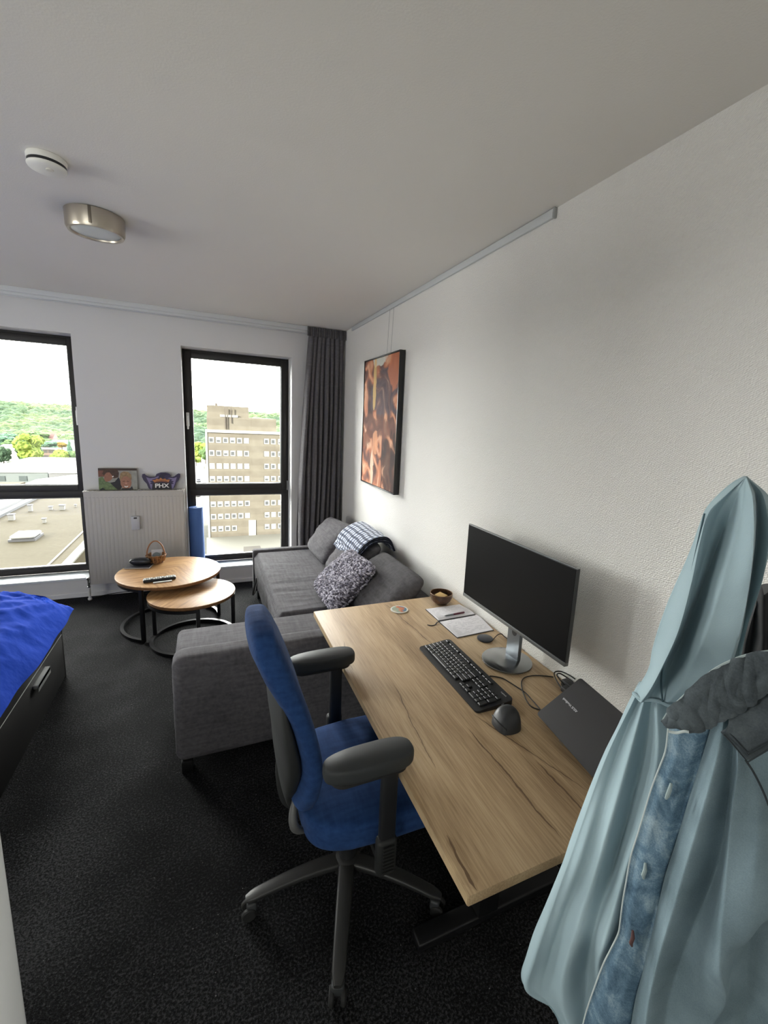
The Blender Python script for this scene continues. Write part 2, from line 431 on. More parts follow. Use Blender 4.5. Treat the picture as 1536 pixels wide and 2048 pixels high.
def window(name, W, hx, hinge_left, lab):
    x0, x1, z0, z1 = W
    yf = YW + .205
    bm = BM()
    fw = .028
    for a in ((x0, x0 + fw, z0, z1), (x1 - fw, x1, z0, z1), (x0 + fw, x1 - fw, z1 - fw, z1), (x0 + fw, x1 - fw, z0, z0 + .045)):
        box(bm, a[0], a[1], yf, yf + .07, a[2], a[3], .003)
    o = struct(name, bm, M_frame, smooth=True, label=lab)
    # opening sash above, fixed light below
    bm = BM()
    a0, a1, b0, b1 = x0 + .02, x1 - .02, .945, z1 - .02
    s = .058
    for a in ((a0, a0 + s, b0, b1), (a1 - s, a1, b0, b1), (a0 + s, a1 - s, b1 - s, b1), (a0 + s, a1 - s, b0, b0 + s)):
        box(bm, a[0], a[1], yf - .018, yf + .05, a[2], a[3], .004)
    obj('window_sash', bm, M_frame, o)
    bm = BM()
    for a in ((x0 + fw, x0 + .075, z0 + .045, .89), (x1 - .075, x1 - fw, z0 + .045, .89), (x0 + fw, x1 - fw, .885, .948), (x0 + fw, x1 - fw, z0 + .045, z0 + .062)):
        box(bm, a[0], a[1], yf - .005, yf + .06, a[2], a[3], .003)
    obj('transom', bm, M_frame, o)
    bm = BM(); box(bm, x0 + .07, x1 - .07, yf + .02, yf + .026, z0 + .05, .895); obj('pane', bm, M_glass, o, smooth=False)
    bm = BM(); box(bm, a0 + s - .005, a1 - s + .005, yf + .02, yf + .026, b0 + s - .005, b1 - s + .005); obj('pane', bm, M_glass, o, smooth=False)
    bm = BM()     # light glazing beads seen against the sky
    for a in ((a0 + s, a1 - s, b0 + s, b0 + s + .006), (a1 - s - .006, a1 - s, b0 + s, b1 - s), (x0 + .075, x1 - .075, .878, .885), (x0 + .075, x1 - .075, z0 + .062, z0 + .070)):
        box(bm, a[0], a[1], yf + .0, yf + .018, a[2], a[3])
    obj('glazing_bead', bm, mat('bead_grey', (.35, .34, .33), .4), o, smooth=False)
    bm = BM()
    box(bm, hx - .014, hx + .014, yf - .03, yf - .018, 1.57, 1.70, .004)
    tube(bm, [(hx, yf - .03, 1.665), (hx, yf - .06, 1.665), (hx, yf - .066, 1.65), (hx, yf - .066, 1.56), (hx, yf - .064, 1.545)], .0085, 10, 3)
    obj('window_handle', bm, M_white, o)
    bm = BM()
    hxx = x0 + .012 if hinge_left else x1 - .012
    box(bm, hxx - .008, hxx + .008, yf - .032, yf, .93, 1.03, .003); obj('hinge', bm, mat('hinge_grey', (.3, .3, .29), .4, .6), o)
    return o
window('window_1', W1, -2.335, True, 'left window, dark framed, over the flat factory roof')
window('window_2', W2, -1.462, False, 'right window, dark framed, facing the concrete tower block')
window('window_added', W0, W0[1] - .033, True, 'third window added for more daylight, left of the bed, outside the picture')  # unseen window added to bring more sky light into the room
for k, W in enumerate((W1, W2, W0)):
    bm = BM(); box(bm, W[0], W[1], YW - .008, YW + .21, W[2] - .022, W[2], .004)
    struct('trim_%d' % (k + 1), bm, mat('sill_white', (.72, .76, .78), .3), smooth=True)
# open door leaf, only its foot is inside the picture
dx, dy = (-1.83 + 1.955), (1.269 - 1.536); dl = math.hypot(dx, dy); dx /= dl; dy /= dl
p0 = Vector((-1.955 - dx * .25, 1.536 - dy * .25, 0))
mt = frame_mt(p0, (dx, dy, 0), (-dy, dx, 0))
bm = BM(); box(bm, 0, .86, -.04, 0, .004, 2.06, .003, mt=mt)
d = struct('door_1', bm, M_white, smooth=True, label='white door leaf standing open, only its foot in view')

# rails under the ceiling
t = thing('curtain_rail', 'pale double-track curtain rail under the ceiling above the windows', 'rail', (-2.2, 4.52, 2.51))
bm = BM(); box(bm, XL, -.005, 4.49, 4.58, 2.535, 2.573, .004); obj('rail_profile', bm, M_railw, t)
bm = BM(); box(bm, XL, -.005, 4.50, 4.53, 2.512, 2.535, .004); box(bm, XL, -.005, 4.555, 4.575, 2.512, 2.535, .004); obj('track', bm, M_railw, t)
t = thing('picture_rail', 'slim white picture rail along the top of the woven wall', 'rail', (-.012, 2.9, 2.535))
bm = BM(); box(bm, -.014, -.001, 1.545, 4.262, 2.538, 2.572, .003); obj('rail_profile', bm, M_railw, t)
bm = BM(); box(bm, -.017, -.001, 1.54, 1.549, 2.534, 2.573, .002); obj('end_cap', bm, mat('cap_grey', (.35, .36, .36), .5), t)

# ------------------------------------------------------------------ curtain
M_curt = weave_mat('grey_curtain', (.105, .100, .106), (.150, .144, .152), 500, .95, .3, .25, .0008)
t = thing('curtain', 'floor-length dark grey pleated curtain in the corner beside the right window', 'curtain', (-.2, 4.48, 0.01))
def curt_pt(u, v):     # u across 0..1, v down 0..1
    z = 2.505 - 2.49 * v
    xl = -.372 - .105 * min(1, v * 1.25) ** .8
    x = xl + (-.012 - xl) * u
    w = .018 + .026 * min(1, v * 3)
    ph = 2 * PI * 8.5 * (u + .012 * math.sin(5 * v + 3 * u))
    yy = 4.505 + w * math.sin(ph) + .010 * math.sin(ph * .5 + 1.0 + v * 2) + .004 * math.sin(2.2 * ph + v * 4) * min(1, v * 2)
    xx = x + .008 * math.cos(ph) + .004 * math.sin(9 * u + 7 * v)
    if u < .06: yy += (.06 - u) * .6 * min(1, v * 2)
    return Vector((xx, yy - .01, z))
bm = BM(); solid_sheet(bm, [[curt_pt(j / 220, i / 50) for j in range(221)] for i in range(51)], .004); obj('curtain_panel', bm, M_curt, t, angle=80)
def head_pt(u, v):
    x = -.385 + .377 * u
    k = 2 * PI * 21 * u
    return Vector((x, 4.468 - .006 * math.sin(k) - .006 * math.sin(k * .33 + 1) + .010 * (v - .5) ** 2, 2.568 - .085 * v))
bm = BM(); solid_sheet(bm, [[head_pt(j / 260, i / 8) for j in range(261)] for i in range(9)], -.012); obj('heading_tape', bm, M_curt, t, angle=80)

# ------------------------------------------------------------------ ceiling fittings
lx, ly = -1.742, 2.648
t = thing('ceiling_lamp', 'round brushed-nickel ceiling lamp with frosted glass', 'lamp', (lx, ly, 2.49))
bm = BM(); lathe(bm, [(.112, H - .001), (.118, H - .004), (.116, 2.505), (.110, 2.492), (.100, 2.492), (.097, 2.497), (.097, 2.52), (.09, H - .001)], lx, ly, 72)
obj('lamp_ring', bm, M_chrome, t)
bm = BM(); lathe(bm, [(.097, 2.5), (.09, 2.4975), (.05, 2.496), (.0001, 2.4955)], lx, ly, 72); obj('diffuser', bm, mat('frosted_glass', (.62, .66, .64), .25), t)
bm = BM(); box(bm, lx - .006, lx + .006, ly - .1195, ly - .116, 2.50, H - .004, .001); obj('seam', bm, mat('nickel_dark', (.25, .22, .18), .4, 1), t)
lx, ly = -1.797, 2.168
t = thing('smoke_detector', 'small round white smoke detector on the ceiling', 'smoke detector', (lx, ly, 2.525))
bm = BM(); lathe(bm, [(.058, H - .001), (.060, H - .006), (.059, 2.554), (.050, 2.550), (.0001, 2.549)], lx, ly, 56); obj('base', bm, M_whitep, t)
bm = BM(); lathe(bm, [(.0575, 2.5535), (.0570, 2.5425)], lx, ly, 56); obj('vent_slot', bm, M_blackp, t)
bm = BM(); lathe(bm, [(.050, 2.544), (.059, 2.5435), (.0595, 2.540), (.056, 2.534), (.045, 2.529), (.0001, 2.526)], lx, ly, 56); obj('cover', bm, M_whitep, t)
bm = BM(); lathe(bm, [(.012, 2.5275), (.011, 2.5245), (.0001, 2.524)], lx + .012, ly - .022, 20); obj('test_button', bm, mat('button_cream', (.7, .68, .6), .4), t)

# ------------------------------------------------------------------ picture
def canyon_mat():
    t = NT('canyon_print', .75, .15)
    s = t.n('SeparateXYZ', iVector=t.tc.outputs['UV'])
    u, v = s.outputs['X'], s.outputs['Y']       # u: 0 far .. 1 near edge ; v: 0 bottom .. 1 top
    cv = t.n('CombineXYZ', iX=u, iY=t.math('MULTIPLY', v, 1.15), iZ=0.0).outputs[0]
    warp = t.noise(cv, 2.1, 2)
    cv2 = t.n('CombineXYZ', iX=t.math('ADD', t.math('MULTIPLY', u, 1.0), t.math('MULTIPLY', warp, 1.3)), iY=t.math('ADD', t.math('MULTIPLY', v, 1.0), t.math('MULTIPLY', warp, 1.4)), iZ=.3).outputs[0]
    w = t.n('TexWave', wave_type='BANDS', bands_direction='DIAGONAL', iScale=1.3, iDistortion=4.0, iDetail=4.0, iDetail_Scale=1.4, iVector=cv2).outputs['Fac']
    n = t.noise(cv2, 4.0, 5, .6, .8)
    f = t.math('ADD', t.math('MULTIPLY', w, .45), t.math('MULTIPLY', n, .55))
    c = t.ramp(f, [(.2, rgb(62, 44, 42)), (.38, rgb(112, 80, 74)), (.5, rgb(140, 96, 82)), (.62, rgb(186, 118, 88)), (.74, rgb(214, 160, 128)), (.88, rgb(236, 214, 190))])
    # violet-grey boulder in the upper right, dark floor below the middle
    def blob(cu, cvv, ru, rv):
        a = t.math('POWER', t.math('DIVIDE', t.math('SUBTRACT', u, cu), ru), 2.0)
        b = t.math('POWER', t.math('DIVIDE', t.math('SUBTRACT', v, cvv), rv), 2.0)
        r = t.math('ADD', t.math('ADD', a, b), t.math('ADD', t.math('MULTIPLY', t.math('SUBTRACT', n, .5), 2.4), t.math('MULTIPLY', t.math('SUBTRACT', w, .5), .8)))
        return t.n('MapRange', i0=r, i1=1.1, i2=.75, i3=0.0, i4=1.0).outputs[0]
    c = t.mix(t.math('MULTIPLY', blob(.63, .72, .34, .20), .85), c, t.ramp(n, [(.3, rgb(78, 66, 74)), (.7, rgb(120, 102, 104))]))
    c = t.mix(t.math('MULTIPLY', blob(.5, .47, .75, .09), .8), c, t.ramp(n, [(.3, rgb(96, 66, 60)), (.7, rgb(134, 92, 80))]))
    c = t.mix(t.math('MULTIPLY', blob(.86, .16, .30, .26), .85), c, rgb(70, 56, 54))
    c = t.mix(t.math('MULTIPLY', blob(.12, .36, .2, .10), .8), c, rgb(112, 70, 58))
    c = t.mix(t.math('MULTIPLY', blob(.88, .93, .16, .16), .7), c, rgb(206, 126, 92))
    c = t.mix(t.math('MULTIPLY', blob(.5, .99, .26, .05), .9), c, rgb(214, 214, 204))
    c = t.mix(t.math('MULTIPLY', blob(.34, .80, .045, .20), .8), c, rgb(226, 190, 128))
    c = t.mix(t.math('MULTIPLY', blob(.33, .14, .05, .17), .85), c, rgb(232, 206, 180))
    c = t.mix(t.math('MULTIPLY', blob(.42, .34, .09, .09), .8), c, rgb(222, 160, 122))
    c = t.mix(t.math('MULTIPLY', blob(.58, .10, .05, .12), .75), c, rgb(212, 142, 108))
    t.color(c); return t.m
xf = -.048
py0, py1, pz0, pz1 = 2.972, 3.746, 1.174, 2.207
t = thing('framed_picture', 'tall black-framed print of swirling orange canyon rock', 'picture', (-.02, 3.35, 1.17))
bm = BM(); b = .008
for a in ((py0, py1, pz1 - b, pz1), (py0, py1, pz0, pz0 + b), (py0, py0 + b, pz0 + b, pz1 - b), (py1 - b, py1, pz0 + b, pz1 - b)):
    box(bm, xf, -.006, a[0], a[1], a[2], a[3], .001)
obj('picture_frame', bm, mat('frame_black', (.01, .01, .01), .3), t)
bm = BM()
vs = [bm.verts.new(p) for p in ((xf + .006, py1 - b - .003, pz0 + b + .003), (xf + .006, py0 + b + .003, pz0 + b + .003), (xf + .006, py0 + b + .003, pz1 - b - .003), (xf + .006, py1 - b - .003, pz1 - b - .003))]
f = bm.faces.new(vs); lay = bm.loops.layers.uv.verify()
for lp, q in zip(f.loops, ((0, 0), (1, 0), (1, 1), (0, 1))): lp[lay].uv = q
vb = [bm.verts.new(v.co + Vector((.012, 0, 0))) for v in vs]; bm.faces.new(list(reversed(vb)))
for i in range(4): bm.faces.new((vs[i], vb[i], vb[(i + 1) % 4], vs[(i + 1) % 4]))
obj('print', bm, canyon_mat(), t, smooth=False)
for yy in (3.22, 3.30):
    bm = BM(); tube(bm, [(-.008, yy, 2.54), (-.012, yy + .015, 2.19)], .0011, 6); obj('hanging_wire', bm, mat('wire_clear', (.35, .35, .34), .4), t)

# ------------------------------------------------------------------ radiator
M_rad = mat('radiator_white', (.50, .48, .44), .45)
rx0, rx1, ry0, ry1, rz0, rz1 = -2.284, -1.508, 4.50, 4.60, .155, .992
t = thing('radiator', 'white ribbed panel radiator between the two windows', 'radiator', ((rx0 + rx1) / 2, 4.55, 0))
bm = BM(); rows = []
n = 26
for zz, k in ((rz0, 0), (rz0 + .035, 0), (rz0 + .06, 1), (rz1 - .075, 1), (rz1 - .05, 0), (rz1 - .012, 0), (rz1 - .004, 0)):
    r = []
    for j in range(n * 8 + 1):
        x = rx0 + (rx1 - rx0) * j / (n * 8)
        dep = .0013 * (math.cos(2 * PI * j / 8) > .2) * k if 4 < j < n * 8 - 4 else 0
        y = ry0 + dep + (.004 if zz > rz1 - .006 else 0)
        r.append(Vector((x, y, zz)))
    rows.append(r)
quad_faces(bm, rows)
obj('front_panel', bm, M_rad, t, angle=25, fixn=False)
bm = BM(); box(bm, rx0, rx1, ry1 - .02, ry1, rz0, rz1 - .004, .002); box(bm, rx0, rx0 + .004, ry0, ry1, rz0, rz1 - .004); box(bm, rx1 - .004, rx1, ry0, ry1, rz0, rz1 - .004); box(bm, rx0, rx1, ry0 + .001, ry0 + .02, rz0 - .004, rz0 + .002)
obj('side_panel', bm, M_rad, t, smooth=False)
bm = BM()
box(bm, rx0, rx1, ry0 + .002, ry0 + .016, rz1 - .006, rz1); box(bm, rx0, rx1, ry1 - .016, ry1, rz1 - .006, rz1)
for k in range(60):
    x = rx0 + (rx1 - rx0) * k / 59
    box(bm, x - .003, x + .003, ry0 + .01, ry1 - .01, rz1 - .006, rz1 - .001)
obj('top_grille', bm, M_rad, t, smooth=False)
bm = BM()
for k in range(27):
    x = rx0 + .02 + (rx1 - rx0 - .04) * k / 26
    box(bm, x - .008, x + .008, ry0 - .0012, ry0 + .002, rz1 - .058, rz1 - .054)
obj('embossed_row', bm, mat('rad_shadow', (.38, .37, .35), .6), t, smooth=False)
bm = BM(); box(bm, -1.938, -1.872, ry0 - .026, ry0 + .006, .64, .765, .006); hm = obj('heat_meter', bm, mat('meter_grey', (.50, .50, .52), .4), t)
bm = BM(); box(bm, -1.917, -1.892, ry0 - .028, ry0 - .025, .742, .756, .001); obj('display', bm, M_blackp, hm)
bm = BM(); tube(bm, [(-1.905, ry0 - .004, .77), (-1.905, ry0 - .004, .81)], .003, 6); obj('bracket', bm, M_rad, hm)
bm = BM(); lathe(bm, [(.011, 0.0), (.016, .004), (.016, .018), (.010, .022), (.010, .12)], -2.300, 4.53, 20); obj('pipe', bm, M_whitep, t)
bm = BM(); lathe(bm, [(.012, .12), (.012, .128), (.009, .13), (.009, .185), (.014, .19), (.015, .208), (.006, .214)], -2.300, 4.53, 20)
tube(bm, [(-2.3, 4.53, .16), (-2.27, 4.53, .175)], .009, 10); obj('valve', bm, mat('valve_chrome', (.45, .45, .44), .25, 1), t)

bm = BM()
tube(bm, [(-2.28, 4.55, .01), (-2.2, 4.52, .035), (-2.08, 4.5, .055), (-1.95, 4.52, .045), (-1.82, 4.52, .008), (-1.6, 4.53, .006)], .0035, 6, 6)
tag(obj('floor_cable', bm, M_rubber), 'thin black cable on the carpet under the radiator', 'cable')

# photo canvas and logo sign on the radiator
def flat(bm, poly, mt, h0, h1):
    A = [bm.verts.new(mt @ Vector((a, b, h0))) for a, b in poly]; B = [bm.verts.new(mt @ Vector((a, b, h1))) for a, b in poly]
    n = len(poly); bm.faces.new(A); bm.faces.new(list(reversed(B)))
    for i in range(n): bm.faces.new((A[i], B[i], B[(i + 1) % n], A[(i + 1) % n]))
def ell(cx, cy, rx, ry, n=20): return [(cx + rx * math.cos(2 * PI * k / n), cy + ry * math.sin(2 * PI * k / n)) for k in range(n)]
t = thing('photo_canvas', 'landscape photo of two smiling children propped on the radiator', 'photo', (-2.03, 4.57, .992))
mt = frame_mt((-2.178, 4.575, .9925), (1, 0, 0), (0, .10, 1))     # local x right, y up, z towards the room
Wp, Hp = .292, .190
bm = BM(); flat(bm, [(0, 0), (Wp, 0), (Wp, Hp), (0, Hp)], mt, -.018, 0); obj('canvas', bm, mat('photo_grey', rgb(150, 150, 142), .6, vary=(30, .15)), t, smooth=False)
def pic(name, poly, c, h, va=.12): 
    bm = BM(); flat(bm, poly, mt, 0, h); return obj(name, bm, mat('photo_' + name + str(len(MATS)), c, .6, vary=(60, va)), t, smooth=False)
pic('photo_beam', [(0, Hp - .02), (Wp, Hp - .02), (Wp, Hp), (0, Hp)], rgb(62, 48, 42), .0006)
pic('photo_brick', [(0, .115), (.05, .115), (.05, .17), (0, .17)], rgb(120, 78, 62), .0007)
pic('photo_jacket', [(0, 0), (0, .10), (.03, .12), (.05, .075), (.09, .06), (.12, .03), (.15, .035), (.16, 0)], rgb(104, 122, 82), .0008, .35)
pic('photo_jacket', [(.0, 0), (.03, .02), (.05, .0)], rgb(30, 36, 40), .0010)
pic('photo_jacket', [(.085, .062), (.12, .07), (.15, .11), (.165, .08), (.175, .03), (.16, 0), (.14, 0), (.11, .03)], rgb(34, 34, 38), .0012)
pic('photo_hair', [(.03, .14), (.045, .185), (.09, .19), (.14, .185), (.155, .15), (.15, .11), (.12, .10), (.05, .12)], rgb(70, 50, 38), .0012, .3)
pic('photo_face', [(.042, .09), (.046, .13), (.06, .15), (.085, .155), (.10, .13), (.11, .115), (.10, .095), (.085, .078), (.055, .07)], rgb(150, 104, 84), .0016)
pic('photo_smile', [(.10, .118), (.113, .124), (.114, .113), (.104, .110)], rgb(225, 220, 215), .0019, .02)
pic('photo_hair', [(.158, .10), (.165, .145), (.19, .162), (.225, .158), (.247, .135), (.25, .10), (.24, .06), (.165, .06)], rgb(146, 122, 90), .0018, .3)
pic('photo_face', ell(.205, .062, .042, .058), rgb(160, 114, 92), .0022)
pic('photo_eyes', [(.180, .074), (.196, .078), (.196, .072), (.181, .070)], rgb(80, 52, 44), .0025, .02)
pic('photo_eyes', [(.214, .078), (.230, .074), (.229, .070), (.214, .072)], rgb(80, 52, 44), .0025, .02)
pic('photo_nose', ell(.206, .056, .009, .008, 12), rgb(190, 140, 118), .0026, .02)
pic('photo_smile', [(.190, .034), (.205, .028), (.222, .034), (.218, .024), (.205, .019), (.194, .024)], rgb(232, 226, 220), .0026, .02)
pic('photo_jacket', [(.165, 0), (.175, .012), (.235, .012), (.25, .03), (.258, 0)], rgb(44, 40, 44), .0030)

t = thing('logo_sign', 'purple winged-bird sign reading PHX leaning on the radiator', 'sign', (-1.69, 4.57, .992))
mt = frame_mt((-1.848, 4.575, .9925), (1, 0, 0), (0, .10, 1))
pu = [(.060, 0), (.048, .012), (.036, .05), (.012, .082), (.0, .115), (.004, .138), (.020, .142), (.034, .128), (.055, .116), (.085, .112), (.105, .116), (.118, .140), (.150, .153), (.190, .153), (.222, .142), (.232, .124), (.222, .112), (.245, .112), (.265, .120), (.285, .138), (.300, .145), (.312, .138), (.310, .112), (.296, .080), (.275, .055), (.262, .02), (.250, 0)]
bm = BM(); flat(bm, pu, mt, -.010, 0); obj('sign_board', bm, mat('sign_purple', rgb(50, 40, 74), .5), t, smooth=False)
def sg(name, poly, c, h):
    bm = BM(); flat(bm, poly, mt, 0, h); return obj(name, bm, mat('sign_%s_%d' % (name, len(MATS)), c, .5), t, smooth=False)
sg('wing_outline', [(.034, .11), (.062, .100), (.10, .104), (.128, .118), (.16, .132), (.188, .132), (.16, .124), (.135, .108), (.105, .096), (.078, .088), (.09, .08), (.06, .072), (.075, .062), (.06, .05), (.08, .045), (.074, .0), (.068, .0), (.058, .045)], rgb(122, 112, 150), .0008)
sg('wing_outline', [(.282, .11), (.255, .100), (.225, .104), (.205, .100), (.225, .094), (.245, .086), (.232, .078), (.258, .07), (.242, .06), (.256, .048), (.236, .045), (.24, 0), (.246, 0), (.262, .045)], rgb(122, 112, 150), .0008)
sg('bird_head', [(.130, .112), (.155, .146), (.188, .146), (.212, .134), (.190, .128), (.176, .112), (.186, .098), (.155, .10)], rgb(36, 28, 56), .0010)
sg('ball_rays', [(.080, .085), (.105, .086), (.118, .098), (.135, .09), (.150, .106), (.165, .09), (.185, .098), (.195, .086), (.225, .088), (.212, .062), (.16, .076), (.10, .060)], rgb(176, 112, 62), .0012)
sg('ball_arc', [(.092, .058), (.118, .074), (.155, .080), (.195, .074), (.220, .058), (.195, .062), (.155, .068), (.118, .062)], rgb(118, 66, 40), .0016)
sg('word_panel', [(.082, 0), (.086, .056), (.12, .060), (.16, .062), (.20, .060), (.228, .056), (.232, 0)], rgb(30, 24, 34), .0016)
text('lettering', 'PHX', .052, mat('letter_white', rgb(230, 226, 220), .5), mt @ Matrix.Translation((.157, .030, .0022)) @ Matrix.Diagonal((1.12, 1, 1, 1)), t, .0004, bold=.0016)

# yoga mat
t = thing('yoga_mat', 'rolled blue yoga mat standing on the right window sill', 'yoga mat', (-1.415, 4.72, .183))
bm = BM()
sp = []
for k in range(0, 5 * 40 + 1):
    a = 2 * PI * k / 40; r = .018 + .0085 * k / 40; sp.append((r * math.cos(a), r * math.sin(a)))
lean = lambda z: Vector((-1.418 - .006 * (z - .18), 4.715 + .03 * (z - .18), z))
rows = []
for z in (.184, .5, .778, .784):
    c = lean(z); rr = 1.05 - .10 * (z - .18) if z < .78 else .99
    rows.append([c + Vector((x * rr * 1.08, y * rr * 1.08, 0)) for x, y in sp])
solid_sheet(bm, rows, .0075)
obj('foam_roll', bm, mat('mat_blue', rgb(84, 122, 190), .7, bump=(200, .3, .001)), t, angle=50)
# ------------------------------------------------------------------ nest of coffee tables
M_edge = mat('table_edge_wood', rgb(132, 96, 60), .5, vary=(40, .2))
def coffee_table(name, label, cx, cy, z, r, rr, legs, arc, rot):
    t = thing(name, label, 'table', (cx, cy, 0), 'nest of two round coffee tables')
    bm = BM(); lathe(bm, [(.0001, z), (r - .006, z), (r, z - .002), (r, z - .006)], cx, cy, 96); obj('tabletop', bm, wood_mango('mango_wood_' + name, rot), t)
    bm = BM(); lathe(bm, [(r, z - .006), (r + .0005, z - .012), (r - .004, z - .026), (r - .03, z - .028), (.0001, z - .028)], cx, cy, 96); obj('tabletop_edge', bm, M_edge, t)
    for a in legs:
        c, s = math.cos(math.radians(a)), math.sin(math.radians(a))
        x, y = cx + rr * c, cy + rr * s
        m = Matrix.Translation((x, y, 0)) @ Matrix.Rotation(math.radians(a), 4, 'Z')
        bm = BM(); box(bm, -.0125, .0125, -.0125, .0125, .004, z - .027, .002, mt=m); obj('leg', bm, M_black, t)
    bm = BM(); rows = []
    n = 80; a0, a1 = arc
    for k in range(n + 1):
        a = math.radians(a0 + (a1 - a0) * k / n); c, s = math.cos(a), math.sin(a)
        rows.append([Vector((cx + q * c, cy + q * s, h)) for q, h in ((rr - .0125, .002), (rr + .0125, .002), (rr + .0125, .024), (rr - .0125, .024))])
    V = quad_faces(bm, rows, close_u=True)
    bm.faces.new(V[0]); bm.faces.new(list(reversed(V[-1])))
    obj('floor_ring', bm, M_black, t, angle=50)
    bm = BM(); rows = []
    for k in range(n + 1):
        a = math.radians(a0 + (a1 - a0) * k / n); c, s = math.cos(a), math.sin(a)
        rows.append([Vector((cx + q * c, cy + q * s, h)) for q, h in ((rr - .0125, z - .05), (rr + .0125, z - .05), (rr + .0125, z - .029), (rr - .0125, z - .029))])
    V = quad_faces(bm, rows, close_u=True); bm.faces.new(V[0]); bm.faces.new(list(reversed(V[-1])))
    obj('top_ring', bm, M_black, t, angle=50)
    return t
coffee_table('coffee_table', 'larger, taller round wooden coffee table with black metal legs', -1.600, 3.838, .445, .375, .352, (-119, 2, 90), (2, 241), .5)
coffee_table('side_table', 'smaller, lower round wooden coffee table nested under the larger', -1.432, 3.495, .376, .300, .286, (160, -82, -12), (-12, 278), -.3)
ZT = .445
# basket
bx, by = -1.718, 4.075
t = thing('basket', 'small brown woven basket with an arched handle on the round table', 'basket', (bx, by, ZT))
M_wick = NT('wicker', .6); _v = M_wick.scaled(1, 1, 1)
_b = M_wick.n('TexBrick', iScale=60.0, iVector=_v); _w = M_wick.n('TexWave', wave_type='BANDS', bands_direction='Z', iScale=70.0, iVector=_v)
M_wick.color(M_wick.ramp(M_wick.noise(_v, 70, 3), [(.3, rgb(104, 70, 40)), (.7, rgb(170, 124, 78))])); M_wick.bump(_w.outputs['Fac'], .8, .003); M_wick = M_wick.m
bm = BM(); lathe(bm, [(.0001, ZT + .001), (.052, ZT + .001), (.062, ZT + .03), (.072, ZT + .066), (.068, ZT + .066), (.057, ZT + .03), (.048, ZT + .006), (.0001, ZT + .006)], bx, by, 40); obj('basket_bowl', bm, M_wick, t)
bm = BM(); tube(bm, [(bx + .071 * math.cos(a), by + .071 * math.sin(a), ZT + .068 + .003 * math.sin(12 * a)) for a in [2 * PI * k / 48 for k in range(48)]], .0065, 8, closed=True); obj('rim', bm, M_wick, t)
bm = BM(); tube(bm, [(bx + .066 * math.cos(a), by - .01, ZT + .06 + .130 * math.sin(a) + .0) for a in [PI * k / 24 for k in range(25)]], .006, 8); obj('handle', bm, mat('cane', rgb(150, 104, 66), .45), t)
bm = BM()
for k in range(14):
    a = 2 * PI * k / 14; tube(bm, [(bx + .060 * math.cos(a), by + .060 * math.sin(a), ZT + .015), (bx + .076 * math.cos(a), by + .076 * math.sin(a), ZT + .070)], .0035, 6)
obj('basket_stake', bm, mat('cane_pale', rgb(176, 130, 84), .5), t)
m = frame_mt((bx - .035, by + .012, ZT + .050), (1, 0, 0), (0, .25, 1))
bm = BM(); box(bm, 0, .078, 0, .058, -.0015, 0, mt=m); tag(obj('card', bm, mat('card_white', rgb(200, 200, 200), .5)), 'white card standing in the small woven basket', 'card')
m = frame_mt((bx + .004, by - .012, ZT + .062), (1, 0, 0), (0, .5, 1))
bm = BM(); lathe(bm, [(.0001, 0), (.030, 0), (.030, .004), (.022, .0045), (.0001, .0045)], 0, 0, 32, m)
tag(obj('round_tin', bm, mat('tin_grey', rgb(110, 120, 122), .35, .3)), 'round grey tin lying in the small woven basket', 'tin')
# e-reader and glasses case
m = Matrix.Translation((-1.822, 4.012, ZT)) @ Matrix.Rotation(math.radians(-12), 4, 'Z')
t = thing('notebook', 'thin dark-covered notebook under the glasses case on the round table', 'notebook', (-1.80, 4.03, ZT))
bm = BM(); box(bm, -.10, .085, -.075, .075, .007, .010, .001, mt=m); box(bm, -.10, .085, -.075, .075, .0005, .0025, .001, mt=m); obj('cover', bm, mat('cover_grey', rgb(58, 58, 64), .45), t)
bm = BM(); box(bm, -.097, .083, -.073, .073, .0025, .007, mt=m); obj('pages', bm, mat('pages', rgb(222, 220, 214), .7), t)
bm = BM(); rows = []
for i in range(13):
    v = -PI / 2 + PI * i / 12
    rows.append([m @ Vector(((.080 * math.copysign(abs(math.cos(u)) ** .75, math.cos(u))) * max(.02, math.cos(v)) ** .6 - .004, .034 * math.copysign(abs(math.sin(u)) ** .8, math.sin(u)) * max(.02, math.cos(v)) ** .6, .0105 + .029 + .029 * math.sin(v))) for u in [2 * PI * k / 32 for k in range(32)]])
quad_faces(bm, rows, close_u=True)
g1 = tag(obj('glasses_case', bm, mat('case_black', (.012, .014, .018), .32), angle=80), 'black oval hard glasses case on the notebook', 'glasses case')
# remote
m = Matrix.Translation((-1.655, 3.612, ZT)) @ Matrix.Rotation(math.radians(8), 4, 'Z')
t = thing('remote_control', 'black television remote with pale buttons on the round table', 'remote control', (-1.655, 3.612, ZT))
bm = BM(); box(bm, -.108, .108, -.025, .025, .001, .024, .007, 3, mt=m); obj('body', bm, M_blackp, t)
M_btn = mat('button_pale', rgb(205, 205, 200), .4)
for i in range(14):
    for j in range(3):
        if (i * 3 + j) % 5 == 4: continue
        x = -.094 + i * .0145; bm = BM(); box(bm, x - .0058, x + .0058, -.0145 + j * .0145 - .0055, -.0145 + j * .0145 + .0055, .0235, .026, .001, 1, mt=m); obj('button', bm, M_btn, t)
m = Matrix.Translation((-1.632, 3.565, ZT)) @ Matrix.Rotation(math.radians(6), 4, 'Z')
bm = BM(); box(bm, -.062, .062, -.009, .009, .001, .009, .004, 3, mt=m)
tag(obj('small_remote', bm, mat('remote_white', rgb(225, 225, 222), .4)), 'slim white remote lying beside the black remote', 'remote control')

